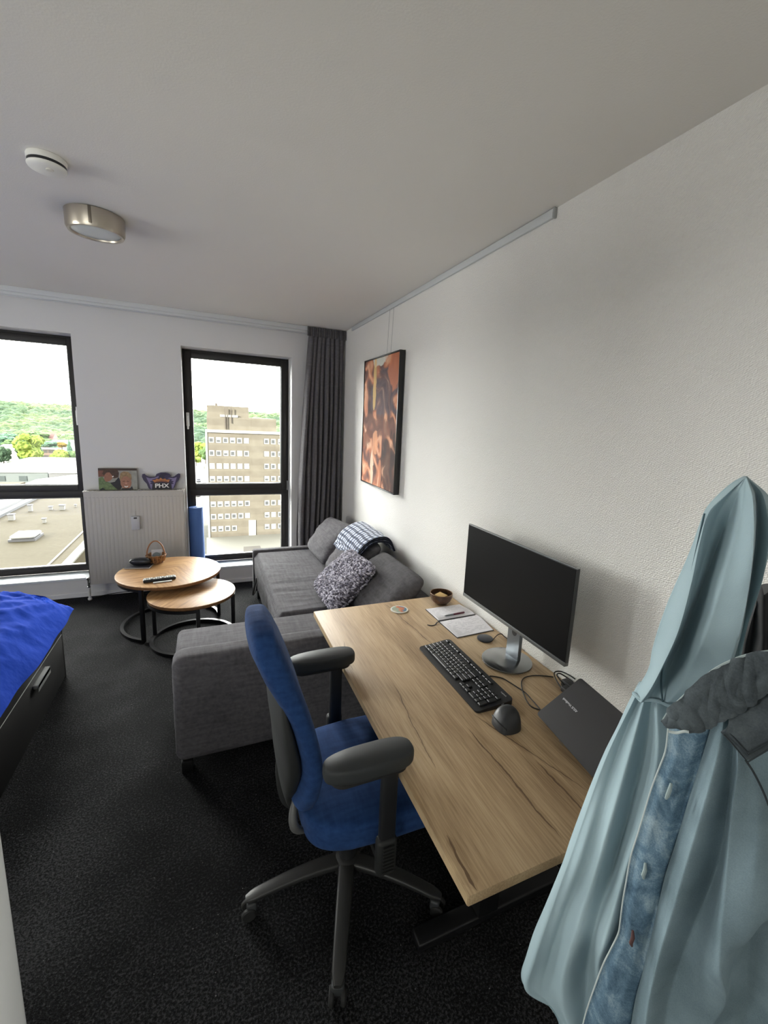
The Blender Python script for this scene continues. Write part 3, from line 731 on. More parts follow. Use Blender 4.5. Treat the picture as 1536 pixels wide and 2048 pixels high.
# ------------------------------------------------------------------ sofa
t = thing('corner_sofa', 'grey fabric corner sofa bed along the woven wall, chaise end by the desk', 'sofa', (-.7, 3.1, 0))
def softbox(bm, x0, x1, y0, y1, z0, z1, r, seg=4): box(bm, x0, x1, y0, y1, z0, z1, r, seg)
bm = BM(); softbox(bm, -1.478, -.01, 2.068, 2.215, .055, .592, .045, 6); obj('near_armrest', bm, M_sofa, t)
bm = BM(); softbox(bm, -1.488, -.15, 2.2, 2.74, .06, .30, .02); obj('chaise_base', bm, M_sofa, t)
bm = BM(); softbox(bm, -1.490, -.15, 2.205, 2.738, .30, .442, .035, 5); obj('chaise_cushion', bm, M_sofa, t)
bm = BM()
def seat_pt(u, v):
    x = -.915 + .76 * u; y = 2.748 + 1.435 * v
    e = min(u * .76, .03) / .03; e2 = min(min(v, 1 - v) * 1.435, .04) / .04
    z = .405 + .040 * math.sin(PI / 2 * min(1, e)) * 1 * math.sin(PI / 2 * min(1, e2)) ** .5
    wr = mn.noise(Vector((u * 2.2, v * 17, 0))) * .5 + mn.noise(Vector((u * 4, v * 34, 3))) * .3
    z += .006 * wr * (1 if u > .03 else .3) * (math.exp(-((v - .35) / .35) ** 2) + .25) + .004 * math.sin(v * PI) * math.sin(u * PI)
    return Vector((x + .006 * wr * (u < .05), y, z))
rows = [[seat_pt(i / 60, j / 160) for j in range(161)] for i in range(61)]
solid_sheet(bm, [list(r) for r in rows], -.001)
quad_faces(bm, [[Vector((p.x, p.y, p.z)) for p in rows[0]], [Vector((p.x - .012, p.y, p.z - .015)) for p in rows[0]], [Vector((-.925 + .004 * math.sin(p.y * 30), p.y, .30)) for p in rows[0]], [Vector((-.915 + .006 * math.sin(p.y * 22), p.y, .17)) for p in rows[0]]])
quad_faces(bm, [[rows[i][0] for i in range(61)], [rows[i][0] * 1 + Vector((0, 0, .25 - rows[i][0].z)) for i in range(61)]])
obj('seat_cushion', bm, M_sofa, t, angle=80)
bm = BM(); softbox(bm, -.895, -.15, 2.75, 4.185, .055, .39, .015); obj('seat_base', bm, M_sofa2, t)
bm = BM(); softbox(bm, -.935, -.01, 4.180, 4.268, .055, .458, .018, 4); obj('far_armrest', bm, M_sofa, t)
bm = BM(); softbox(bm, -.12, -.01, 2.215, 4.186, .055, .62, .03, 4); obj('backrest', bm, M_sofa2, t)
for x, y in ((-1.43, 2.10), (-1.43, 2.68), (-.2, 2.10), (-.88, 4.15), (-.2, 4.15)):
    bm = BM(); box(bm, x - .025, x + .025, y - .025, y + .025, 0, .06, .003); obj('foot', bm, M_black, t)
bm = BM(); tube(bm, [(-.925, 3.95, .27), (-.955, 3.90, .20), (-.965, 3.87, .15), (-.945, 3.90, .17), (-.92, 3.96, .24)], .010, 6, 6, flat=.35); obj('pull_strap', bm, mat('strap_dark', (.03, .03, .032), .8), t)
bm = BM(); box(bm, -1.4795, -1.477, 2.12, 2.16, .12, .22); obj('zip_tab', bm, M_black, t)

def pillow(name, m, label, cat, c00, c10, c11, c01, T, n=44, wr=.009, seed=0, group=None, pw=3.2):
    """c00,c10 bottom edge ; c01,c11 top edge ; normal = (c10-c00)x(c01-c00)"""
    c00, c10, c11, c01 = map(Vector, (c00, c10, c11, c01))
    nn = (c10 - c00).cross(c01 - c00).normalized()
    def P(u, v, s):
        b = c00.lerp(c10, u).lerp(c01.lerp(c11, u), v)
        a, c = 2 * u - 1, 2 * v - 1
        prof = max(0, (1 - abs(a) ** pw) * (1 - abs(c) ** pw)) ** .5
        ctr = (c00 + c10 + c01 + c11) / 4
        pin = 1 - .02 * (1 - abs(a) ** 2) * abs(c) ** 8 - .02 * (1 - abs(c) ** 2) * abs(a) ** 8 - .075 * (abs(a) * abs(c)) ** 5
        b = ctr + (b - ctr) * pin
        w = mn.noise(Vector((u * 5 + seed, v * 5, s * 3))) * 1.0 + .7 * mn.noise(Vector((u * 3 + seed, v * 14, s * 5)))
        return b + nn * s * (T / 2 * prof + wr * w * min(1, prof * 1.5))
    bm = BM()
    A = quad_faces(bm, [[P(j / n, i / n, 1) for j in range(n + 1)] for i in range(n + 1)], uv=(1, 1))
    B = quad_faces(bm, [[P(j / n, i / n, -1) for j in range(n + 1)] for i in range(n + 1)], uv=(1, 1), flip=True)
    bmesh.ops.remove_doubles(bm, verts=bm.verts[:], dist=1e-5)
    o = obj(name, bm, m, angle=80)
    tag(o, label, cat, group)
    return o, P
G = 'loose back cushions of the corner sofa'
# (bottom far, bottom near, top near, top far)
pillow('back_cushion', M_sofa, 'grey back cushion in the window corner of the sofa, farthest of three', 'cushion', (-.44, 4.165, .468), (-.42, 3.545, .468), (-.135, 3.56, .800), (-.19, 4.24, .745), .15, seed=1, group=G)
pillow('back_cushion', M_sofa, 'middle grey back cushion with the plaid blanket folded over its top', 'cushion', (-.42, 3.525, .468), (-.42, 2.955, .468), (-.12, 2.955, .785), (-.12, 3.54, .80), .15, seed=5, group=G)
pillow('back_cushion', M_sofa2, 'grey back cushion beside the desk, partly behind the chunky pillow', 'cushion', (-.44, 2.935, .468), (-.42, 2.225, .468), (-.125, 2.205, .79), (-.115, 2.945, .765), .16, seed=9, group=G, wr=.013)
# chunky chenille pillow
def fluffy():
    c = [(-.60, 3.115, .475), (-.585, 2.60, .46), (-.315, 2.565, .765), (-.325, 3.085, .745)]
    m0 = mat('chenille_base', rgb(92, 88, 98), .95)
    o, P = pillow('chunky_pillow', m0, 'lilac-grey chunky chenille pillow leaning on the sofa cushions', 'pillow', *c, .13, n=30, pw=2.6)
    base = Vector(o.location); bm = BM(); lay = bm.loops.layers.float_color.new('tuft')
    r = random.Random(3); nu, nv = 40, 34
    for i in range(nv):
        for j in range(nu):
            for s in (1, -1):
                if s < 0 and not (i in (0, 1, nv - 1, nv - 2) or j in (0, 1, nu - 1, nu - 2)): continue
                u = (j + .5 + r.uniform(-.4, .4)) / nu; v = (i + .5 + r.uniform(-.4, .4)) / nv
                p = P(u, v, s); n = (P(min(1, u + .01), v, s) - P(max(0, u - .01), v, s)).cross(P(u, min(1, v + .01), s) - P(u, max(0, v - .01), s)).normalized() * s
                t1 = (P(min(1, u + .01), v, s) - P(max(0, u - .01), v, s)).normalized(); t1 = (t1 - n * t1.dot(n)).normalized(); t1.rotate(Matrix.Rotation(r.gauss(.3, .5), 3, n)); q = n.cross(t1)
                L, w = r.uniform(.010, .016), r.uniform(.0048, .0065); h = r.uniform(.003, .012)
                cc = r.uniform(.0, 1)
                rows = []
                for k, (a, ww) in enumerate(((-1, .25), (-.6, .9), (0, 1), (.6, .9), (1, .25))):
                    cen = p + t1 * a * L + n * (h - .004 * a * a)
                    rows.append([cen + (q * math.cos(b) + n * math.sin(b)) * w * ww for b in [2 * PI * x / 6 for x in range(6)]])
                nf = len(bm.faces)
                quad_faces(bm, rows, close_u=True)
                bm.faces.ensure_lookup_table()
                for f in bm.faces[nf:]:
                    for lp in f.loops: lp[lay] = (cc, cc, cc, 1)
    t = NT('chenille_tufts', .9, .2); a = t.n('VertexColor', layer_name='tuft')
    t.color(t.ramp(a.outputs['Color'], [(0, rgb(84, 80, 92)), (.55, rgb(150, 146, 160)), (1, rgb(206, 202, 214))])); t.b.inputs['Sheen Weight'].default_value = .3
    f = obj('chenille_pile', bm, t.m, o, angle=80, fixn=False); f['kind'] = 'stuff'
fluffy()
# plaid blanket
def plaid():
    t = NT('plaid_fleece', .95, .1); s = t.n('SeparateXYZ', iVector=t.tc.outputs['UV'])
    def band(x, per):
        f = t.math('FRACT', t.math('MULTIPLY', x, per)); return t.math('LESS_THAN', f, .45), t.math('LESS_THAN', t.math('ABSOLUTE', t.math('SUBTRACT', f, .72)), .05)
    a, a2 = band(s.outputs['X'], 1.0); b, b2 = band(s.outputs['Y'], 1.0)
    both = t.math('MULTIPLY', t.math('ADD', a, b), .5)
    c = t.ramp(both, [(0, rgb(214, 220, 232)), (.5, rgb(92, 104, 132)), (1, rgb(14, 18, 32))])
    th = t.math('MULTIPLY', t.math('MAXIMUM', a2, b2), .3)
    c = t.mix(th, c, rgb(40, 48, 74))
    t.color(c); t.bump(t.noise(t.scaled(1, 1, 1), 300, 2), .4, .002); t.b.inputs['Sheen Weight'].default_value = .3
    return t.m
MP = plaid()
tb = thing('plaid_blanket', 'folded navy and white checked blanket over the middle sofa cushion', 'blanket', (-.15, 3.25, .72))
for k in range(3):
    off = .015 * k; y0, y1 = 2.97 + .008 * k, 3.53 - .012 * k
    prof = [(-.335 + .012 * k, .655 + .02 * k), (-.300, .705 + off), (-.255, .757 + off), (-.20, .797 + off), (-.14, .815 + off), (-.085, .81 + off), (-.045, .785 + off * .5), (-.022, .74)]
    pp = smooth_path([(x, 0, z) for x, z in prof], 6)
    rows = []
    for q in pp:
        rows.append([Vector((q.x + .004 * math.sin(y * 31 + k * 2), y0 + (y1 - y0) * j / 40 + .006 * math.sin(q.z * 40 + k), q.z + .006 * mn.noise(Vector((q.x * 12, y * 9, k)))) ) for j, y in [(j, y0 + (y1 - y0) * j / 40) for j in range(41)]])
    bm = BM(); solid_sheet(bm, rows, .012, uv=(12, 11)); obj('blanket_fold', bm, MP, tb, angle=80)

# ------------------------------------------------------------------ bed
M_bed = mat('black_brown_laminate', (.0055, .005, .005), .6, vary=(6, .15), spec=.2)
t = thing('bed', 'low black bed with drawers in its side', 'bed', (-2.95, 2.2, 0))
BX = -2.165
bm = BM(); box(bm, BX - .02, BX, 1.18, 3.20, .30, .415, .002); obj('side_rail', bm, M_bed, t)
bm = BM(); box(bm, -3.75, BX, 3.18, 3.20, .0, .415, .002); obj('end_panel', bm, M_bed, t)
bm = BM(); box(bm, -3.75, BX, 1.16, 1.18, .0, .415, .002); obj('end_panel', bm, M_bed, t)
bm = BM(); box(bm, -3.75, -3.73, 1.18, 3.18, .0, .415, .002); obj('back_panel', bm, M_bed, t)
for y0, y1, hy in ((2.19, 3.177, 2.755), (1.185, 2.184, 1.69)):
    bm = BM(); box(bm, BX - .018, BX, y0, y1, .012, .296, .0015); box(bm, BX - .5, BX - .018, y0 + .02, y1 - .02, .03, .22); dr = obj('drawer', bm, M_bed, t)
    bm = BM(); box(bm, BX, BX + .024, hy - .10, hy + .10, .240, .262, .002); box(bm, BX + .020, BX + .024, hy - .10, hy + .10, .222, .262, .001); obj('handle', bm, mat('handle_alu', (.55, .56, .55), .3, .7), dr)
bm = BM(); box(bm, BX - .02, BX + .001, 1.18, 3.178, .297, .2995); obj('rail_edge', bm, mat('edge_grey', (.35, .35, .34), .4), t)
bm = BM(); box(bm, -3.72, BX - .05, 1.19, 3.15, .24, .362, .03, 3); tag(obj('mattress', bm, mat('mattress_white', (.7, .7, .7), .8)), 'mattress of the bed under the blue duvet', 'mattress')
def duvet():
    def P(u, v):
        # u: 0 near edge of the bed side .. 1 far left ; v: 0 near .. 1 window end
        x = -2.122 - 1.55 * u; y = 1.10 + 2.225 * v
        dx = (-2.122 - x); dyf = 3.325 - y; dyn = y - 1.10
        e = 1 - math.exp(-(dx / .15) ** 1.2 * 1.1); e2 = 1 - math.exp(-max(dyf, 0) / .07 * 1.0)
        z = .415 + .225 * e * e2 ** .5
        if dx < .001: z = .395
        wr = mn.noise(Vector((x * 3.2 + y * 2.2, y * 3.2 - x * 2, 0))) * .022 + abs(mn.noise(Vector((x * 8 + y * 3, y * 8 - x * 5, 2)))) * -.022 + mn.noise(Vector((x * 17, y * 17, 5))) * .004
        # pleats pulling from the far corner
        rc = math.hypot(x + 2.14, y - 3.28); an = math.atan2(y - 3.28, x + 2.14)
        wr += .014 * math.sin(an * 24 + 2 * mn.noise(Vector((rc * 4, 0, 0)))) * math.exp(-rc / .45) * min(1, rc / .12)
        wr += .012 * (1 - abs(mn.noise(Vector((x * 5 - y * 2.5, y * 2.2, 7))) * 2)) ** 3 + .006 * (1 - abs(mn.noise(Vector((x * 9 + y * 9, y * 3 - x * 3, 9))) * 2)) ** 3
        z += wr * (min(1, e * 1.2 + .25))
        x += .018 * mn.noise(Vector((y * 4, 1, 1))) + .02 * mn.noise(Vector((y * 1.6, 4, 2)))
        y += (-.085 * max(0, 1 - dyf / .2)) * (1 - math.exp(-dx / .5)) * 0 + .012 * mn.noise(Vector((x * 5, 3, 1))) * (v > .95)
        return Vector((x, y, max(z, .4)))
    bm = BM(); solid_sheet(bm, [[P(i / 110, j / 180) for j in range(181)] for i in range(111)], .022)
    m = mat('blue_cotton', rgb(22, 58, 156), .95, bump=(11, .55, .02), spec=.1)
    tag(obj('duvet', bm, m, angle=80), 'crumpled royal blue duvet spread over the bed', 'duvet')
duvet()

# ------------------------------------------------------------------ desk
DZ = .709
t = thing('desk', 'light oak desk with black metal legs standing against the woven wall', 'desk', (-.41, 1.39, 0))
bm = BM(); box(bm, -.814, -.006, .634, 2.154, DZ - .028, DZ, .0015, 2); obj('desktop', bm, M_desk, t)
bm = BM(); box(bm, -.8155, -.8138, .636, 2.152, DZ - .0265, DZ - .0012); obj('edge_band', bm, mat('oak_edge', rgb(176, 152, 118), .5, vary=(30, .12)), t, smooth=False)
for y in (1.02, 1.90):
    bm = BM(); box(bm, -.50, -.42, y - .04, y + .04, .05, DZ - .06, .004); obj('leg_column', bm, M_black, t)
    bm = BM(); box(bm, -.72, -.10, y - .03, y + .03, .004, .04, .008, 3); obj('foot', bm, M_black, t)
    bm = BM(); box(bm, -.78, -.05, y - .03, y + .03, DZ - .062, DZ - .029, .003); obj('top_bracket', bm, M_black, t)
bm = BM(); box(bm, -.50, -.46, 1.06, 1.86, DZ - .075, DZ - .029, .003); box(bm, -.42, -.38, 1.06, 1.86, DZ - .075, DZ - .029, .003); obj('crossbar', bm, M_black, t)
bm = BM()
for k in range(5):
    tube(bm, [(-.60 + .02 * k, 1.25, DZ - .10), (-.62 + .015 * k, 1.0, DZ - .17 - .02 * k), (-.60 + .02 * k, .92, DZ - .20), (-.58 + .02 * k, .82, DZ - .14), (-.5, .84, DZ - .04)], .004, 6, 6)
tag(obj('cable_bundle', bm, M_rubber), 'tangle of black cables hanging under the near end of the desk', 'cable')

# monitor
t = thing('monitor', 'large wide flat-screen monitor with a silver stand on the desk', 'monitor', (-.137, 1.412, DZ))
mx = -.150; my0, my1, mz0, mz1 = 1.074, 1.771, .870, 1.2365
bm = BM(); box(bm, mx, mx + .016, my0, my1, mz0 + .012, mz1, .002); box(bm, mx + .014, mx + .05, my0 + .12, my1 - .12, mz0 + .03, mz1 - .1, .012, 3); obj('housing', bm, M_darkp, t)
bm = BM(); box(bm, mx - .0012, mx + .001, my0 + .003, my1 - .003, mz0 + .017, mz1 - .003); obj('screen', bm, mat('screen_off', (.004, .0041, .0043), .5, spec=.08), t, smooth=False)
bm = BM(); box(bm, mx - .003, mx + .016, my0, my1, mz0, mz0 + .016, .002); obj('bottom_bezel', bm, mat('bezel_grey', (.16, .165, .165), .38, .5), t)
bm = BM(); box(bm, mx + .001, mx + .008, my0 - .0004, my1 + .0004, mz1 - .0008, mz1 + .0012); obj('top_rim', bm, M_silver, t)
bm = BM(); lathe(bm, [(.0001, DZ + .0005), (.104, DZ + .0005), (.108, DZ + .003), (.107, DZ + .008), (.104, DZ + .0095), (.0001, DZ + .011)], -.140, 1.405, 72)
ms = NT('spun_steel', .2, .5, 1.0); ms.b.inputs['Base Color'].default_value = (.34, .35, .35, 1)
_tg = ms.n('Tangent', direction_type='RADIAL', axis='Z'); ms.b.inputs['Anisotropic'].default_value = .95; ms.t.links.new(_tg.outputs[0], ms.b.inputs['Tangent'])
b_ = obj('stand_base', bm, ms.m, t)
# the disc spins about its own centre: keep its origin there
for v in b_.data.vertices: v.co -= Vector((-.003, -.007, 0))
b_.location = Vector((-.003, -.007, 0))
bm = BM(); prism(bm, [(1.375, DZ + .008), (1.455, DZ + .008), (1.455, .86), (1.470, .885), (1.36, .885), (1.375, .86)], -.108, -.092, axis='x')
obj('stand_neck', bm, mat('neck_steel', (.17, .19, .21), .35, .7), t, angle=30)
bm = BM(); rows = []
lathe(bm, [(.0001, 0), (.015, 0), (.015, .0035), (.0125, .0035), (.0125, .001), (.0001, .001)], 0, 0, 28, frame_mt((-.1085, 1.412, .835), (0, -1, 0), (0, 0, 1)) @ Matrix.Rotation(PI, 4, 'X') @ Matrix.Translation((0, 0, -.0005)))
obj('cable_hole_ring', bm, mat('hole_dark', (.02, .022, .024), .4), t)

# keyboard
t = thing('keyboard', 'black full-size keyboard lying lengthways on the desk', 'keyboard', (-.385, 1.39, DZ))
# local frame: x along the keyboard (left..right as typed), y towards the top row
kA, kB = Vector((-.458, 1.628, DZ)), Vector((-.462, 1.146, DZ))     # front-left, front-right corners
km = frame_mt(kA, kB - kA, (1, .0, 0))
KW, KD = (kB - kA).length, .158
bm = BM()
prism(bm, rrect(0, KW, 0, KD, .014), .001, .014)
for v in bm.verts:
    if v.co.z > .01: v.co.z = .012 + .012 * max(0, (v.co.y - .02)) / KD - .006 * max(0, (.02 - v.co.y)) / .02
for v in bm.verts: v.co = km @ v.co
bmesh.ops.bevel(bm, geom=[e for e in bm.edges if (e.verts[0].co.z > DZ + .005 and e.verts[1].co.z > DZ + .005)], offset=.0015, segments=2, affect='EDGES')
obj('body', bm, M_blackp, t)
KEYM = {}
M_key = mat('key_black', (.016, .0165, .017), .33)
def key(x, y, w, h=.0165):
    k = (round(w, 4), round(h, 4))
    if k not in KEYM:
        bm = BM(); rows = []
        for (s, z) in ((0, 0), (.0008, .0045), (.0026, .0066)):
            rows.append([Vector((a, b, z)) for a, b in rrect(s, w - s, s * .8, h - s * .8, .0018, 2)])
        V = quad_faces(bm, rows, close_u=True); bm.faces.new(V[-1])
        bmesh.ops.recalc_face_normals(bm, faces=bm.faces[:])
        me = bpy.data.meshes.new('key'); bm.to_mesh(me); bm.free(); me.materials.append(M_key)
        KEYM[k] = me
    o = bpy.data.objects.new('key', KEYM[k]); col.objects.link(o); o.parent = t
    tilt = Matrix.Translation((x, y, .0125 + .012 * (y - .02) / KD)) @ Matrix.Rotation(.076, 4, 'X')
    o.matrix_basis = Matrix.Translation(-Vector(t.location)) @ km @ tilt
U = (KW - .028) / 22.6; X0 = .012; nkeys = 0
def row(y, spec, x=0.0, h=.0165):
    global nkeys
    for w in spec:
        if w > 0: key(X0 + x * U + .0006, y, w * U - .0012, h); nkeys += 1
        x += abs(w)
ys = [.024 + .0188 * i for i in range(5)]
row(ys[0], [1.25, 1.25, 1.25, 6.25, 1.25, 1.25, 1.25, -1.5, 1, 1, 1, -.25, 2, 1])
row(ys[1], [2.25] + [1] * 10 + [2.75, -1.25, 1, -1.25, 1, 1, 1])
row(ys[2], [1.75] + [1] * 11 + [2.25, -3.5, 1, 1, 1])
row(ys[3], [1.5] + [1] * 12 + [1.5, -.25, 1, 1, 1, -.25, 1, 1, 1])
row(ys[4], [1] * 13 + [2, -.25, 1, 1, 1, -.25, 1, 1, 1, 1])
row(.130, [1, -.7, 1, 1, 1, 1, -.45, 1, 1, 1, 1, -.45, 1, 1, 1, 1, -.4, 1, 1, 1], h=.0135)
key(X0 + (22.6 - 1) * U, ys[0], U - .0012, .034); key(X0 + (22.6 - 1) * U, ys[2], U - .0012, .034)
lm = km @ Matrix.Translation((KW - .038, .140, .0235))
text('lettering', 'Logitech', .009, mat('print_white', rgb(220, 220, 220), .5), lm, t, .0001)
print('KEYS', nkeys + 2)
# mouse
t = thing('mouse', 'black upright ergonomic mouse in front of the keyboard', 'mouse', (-.40, 1.06, DZ))
bm = BM(); rows = []
n = 40
for i in range(17):
    v = i / 16
    z = .056 * math.sin(v * PI / 2) ** 1.0
    sc_ = math.cos(v * PI / 2) ** .62
    r = []
    for k in range(n):
        a = 2 * PI * k / n
        ex = .046 * math.copysign(abs(math.cos(a)) ** .85, math.cos(a)); ey = .048 * math.copysign(abs(math.sin(a)) ** .85, math.sin(a))
        ex *= 1 + .22 * math.exp(-((a - 4.2) / .5) ** 2)
        px = ex * sc_ + .016 * v ** 1.2; py = ey * sc_ * (1 - .1 * v) + .012 * v
        r.append(Vector((-.398 + px, 1.062 + py, DZ + .001 + z)))
    rows.append(r)
V = quad_faces(bm, rows, close_u=True); bm.faces.new(V[0])
bmesh.ops.remove_doubles(bm, verts=bm.verts[:], dist=1e-5)
obj('body', bm, mat('mouse_grey', (.022, .023, .025), .45), t, angle=80)
bm = BM(); lathe(bm, [(.0001, 0), (.009, 0), (.009, .005), (.0001, .005)], 0, 0, 20, frame_mt((-.388, 1.10, DZ + .043), (1, 0, 0), (0, .3, 1)) @ Matrix.Rotation(PI / 2, 4, 'Y')); obj('scroll_wheel', bm, M_rubber, t)
bm = BM(); tube(bm, [(-.43, 1.02, DZ + .020), (-.438, 1.05, DZ + .026), (-.437, 1.08, DZ + .026), (-.43, 1.10, DZ + .020)], .0025, 6, 5); obj('thumb_groove', bm, M_rubber, t)

# notebook, pen
def handwriting():
    t = NT('handwriting', .7, .2); s = t.n('SeparateXYZ', iVector=t.tc.outputs['UV'])
    f = t.math('FRACT', t.math('MULTIPLY', s.outputs['Y'], 17.0))
    wob = t.noise(t.n('CombineXYZ', iX=t.math('MULTIPLY', s.outputs['X'], 60.0), iY=t.math('MULTIPLY', s.outputs['Y'], 17.0)).outputs[0], 2.0, 3, .7)
    line = t.math('LESS_THAN', t.math('ABSOLUTE', t.math('SUBTRACT', f, t.math('ADD', .25, t.math('MULTIPLY', wob, .5)))), .10)
    blk = t.math('GREATER_THAN', t.noise(t.n('CombineXYZ', iX=t.math('MULTIPLY', s.outputs['X'], 5.0), iY=t.math('FLOOR', t.math('MULTIPLY', s.outputs['Y'], 17.0))).outputs[0], 1.3, 1), .5)
    ed = t.math('MULTIPLY', t.math('GREATER_THAN', t.math('MULTIPLY', s.outputs['X'], t.math('SUBTRACT', 1.0, s.outputs['X'])), .07), t.math('GREATER_THAN', t.math('MULTIPLY', s.outputs['Y'], t.math('SUBTRACT', 1.0, s.outputs['Y'])), .05))
    k = t.math('MULTIPLY', t.math('MULTIPLY', line, blk), ed)
    t.color(t.mix(t.math('MULTIPLY', k, .45), rgb(238, 236, 240), rgb(60, 64, 82))); return t.m
t = thing('open_notebook', 'open notebook with handwritten pages on the desk', 'notebook', (-.16, 1.84, DZ))
MH = handwriting(); M_cov = mat('notebook_cover', (.018, .018, .022), .5)
P4 = {'far': [at(852, 1219.5, Z=DZ), at(877, 1242, Z=DZ), at(949, 1229.5, Z=DZ), at(919, 1210, Z=DZ)],
      'near': [at(879, 1244.5, Z=DZ), at(915, 1276, Z=DZ), at(986, 1261, Z=DZ), at(953, 1231, Z=DZ)]}
for k, q in P4.items():
    c = sum(q, Vector()) / 4
    bm = BM(); A = []
    rows = []
    for i in range(13):
        v = i / 12; h = .0045 + .006 * math.sin(PI * (v if k == 'near' else 1 - v) ** .6) * .9
        a = q[0].lerp(q[1], v) ; b = q[3].lerp(q[2], v)
        rows.append([a.lerp(b, j / 6) + Vector((0, 0, h)) for j in range(7)])
    quad_faces(bm, rows, uv=(1, 1))
    lowr = [[Vector((p.x, p.y, DZ + .0022)) for p in r] for r in rows]
    for seq in ([r[0] for r in rows], [r[-1] for r in rows], rows[0], rows[-1]):
        quad_faces(bm, [seq, [Vector((p.x, p.y, DZ + .0022)) for p in seq]])
    pg = obj('pages', bm, MH, t, angle=50)
    bm = BM(); e = [c + (p - c) * 1.035 for p in q]
    A = [bm.verts.new(Vector((p.x, p.y, DZ + .0004))) for p in e]; B = [bm.verts.new(Vector((p.x, p.y, DZ + .0024))) for p in e]
    bm.faces.new(A); bm.faces.new(B[::-1])
    for i in range(4): bm.faces.new((A[i], B[i], B[(i + 1) % 4], A[(i + 1) % 4]))
    obj('cover', bm, M_cov, t, smooth=False)
s0 = at(950, 1230, Z=DZ + .006); s1 = at(878, 1243, Z=DZ + .006)
bm = BM(); tube(bm, [s0, s0.lerp(s1, .5), s1, at(871, 1249, Z=DZ + .002), at(863, 1251, Z=DZ + .002), at(855, 1249.5, Z=DZ + .002)], .0034, 6, 6, flat=.4); obj('ribbon_marker', bm, M_cov, t)
pa, pb = at(889, 1232, Z=DZ + .015), at(929, 1224.5, Z=DZ + .015)
t = thing('pen', 'ballpoint pen with a dark red barrel lying on the open notebook', 'pen', pa.lerp(pb, .5))
bm = BM(); d = pb - pa
tube(bm, [pa + d * .42, pa + d * .44, pa + d * .97, pb], [.0042, .0050, .0048, .0022], 12); obj('barrel', bm, mat('pen_red', rgb(92, 22, 46), .3), t)
bm = BM(); tube(bm, [pa, pa + d * .06, pa + d * .1, pa + d * .43], [.0012, .003, .0042, .0050], 12); obj('grip', bm, mat('pen_grey', rgb(120, 124, 128), .3, .5), t)
# coaster
t = thing('coaster', 'round white-rimmed coaster with an orange and blue picture on the desk', 'coaster', (-.377, 2.036, DZ))
bm = BM(); lathe(bm, [(.0001, DZ + .0005), (.047, DZ + .0005), (.048, DZ + .003), (.047, DZ + .0045), (.0001, DZ + .0045)], -.377, 2.036, 48); obj('disc', bm, mat('coaster_white', rgb(226, 226, 218), .4), t)
cm = NT('coaster_print', .4); v = cm.scaled(1, 1, 1)
ng = cm.noise(v, 28, 3, .5, .5)
sx = cm.n('SeparateXYZ', iVector=v)
f = cm.math('ADD', cm.math('MULTIPLY', sx.outputs['X'], 9.0), ng)
cm.color(cm.ramp(f, [(.12, rgb(198, 190, 160)), (.35, rgb(150, 178, 160)), (.5, rgb(208, 128, 84)), (.62, rgb(196, 110, 74)), (.78, rgb(80, 130, 156)), (.95, rgb(58, 108, 140))]))
bm = BM(); lathe(bm, [(.040, DZ + .0044), (.040, DZ + .0050), (.0001, DZ + .0050)], -.377, 2.036, 48); obj('print', bm, cm.m, t)
# bowl
bx, by = -.115, 2.050
t = thing('coconut_bowl', 'small dark coconut-shell bowl at the far corner of the desk', 'bowl', (bx, by, DZ))
M_co = NT('coconut_shell', .3); v = M_co.scaled(1, 1, 1); M_co.color(M_co.ramp(M_co.noise(v, 45, 5, .7, 1.0), [(.3, rgb(40, 26, 20)), (.55, rgb(82, 56, 40)), (.75, rgb(128, 98, 72))])); M_co = M_co.m
bm = BM(); lathe(bm, [(.0001, DZ + .001), (.024, DZ + .001), (.040, DZ + .007), (.057, DZ + .026), (.064, DZ + .046), (.0635, DZ + .062), (.0605, DZ + .062), (.061, DZ + .046), (.054, DZ + .027), (.038, DZ + .011), (.0001, DZ + .006)], bx, by, 48)
obj('shell', bm, M_co, t)
bm = BM(); tube(bm, [(bx + .062 * math.cos(a), by + .062 * math.sin(a), DZ + .0625) for a in [2 * PI * k / 48 for k in range(48)]], .0016, 6, closed=True); obj('rim', bm, mat('coco_rim', rgb(142, 112, 84), .5), t)
m = Matrix.Translation((bx - .004, by - .006, DZ + .046)) @ Matrix.Rotation(.5, 4, 'Z') @ Matrix.Rotation(.12, 4, 'X')
bm = BM(); box(bm, -.030, .026, -.026, .026, 0, .008, .0008, mt=m); tag(obj('sticky_notes', bm, mat('note_yellow', rgb(206, 172, 112), .7)), 'pad of yellow sticky notes in the coconut bowl', 'sticky notes')
# wireless charger
ch = at(970, 1276, Z=DZ + .006)
t = thing('wireless_charger', 'small round dark blue charging pad beside the open notebook', 'charger', (ch.x, ch.y, DZ))
bm = BM(); lathe(bm, [(.0001, DZ + .0005), (.036, DZ + .0005), (.038, DZ + .003), (.0375, DZ + .007), (.034, DZ + .009), (.0001, DZ + .0095)], ch.x, ch.y, 48); obj('pad', bm, mat('pad_navy', (.020, .024, .036), .38), t)
bm = BM(); tube(bm, [(ch.x + .02, ch.y - .03, DZ + .005), at(995, 1270, Z=DZ + .01), at(1003, 1268, Z=DZ + .012), at(1010, 1274, Z=DZ + .004), (-.012, 1.47, DZ + .004)], .0022, 6, 6); obj('cable', bm, M_rubber, t)
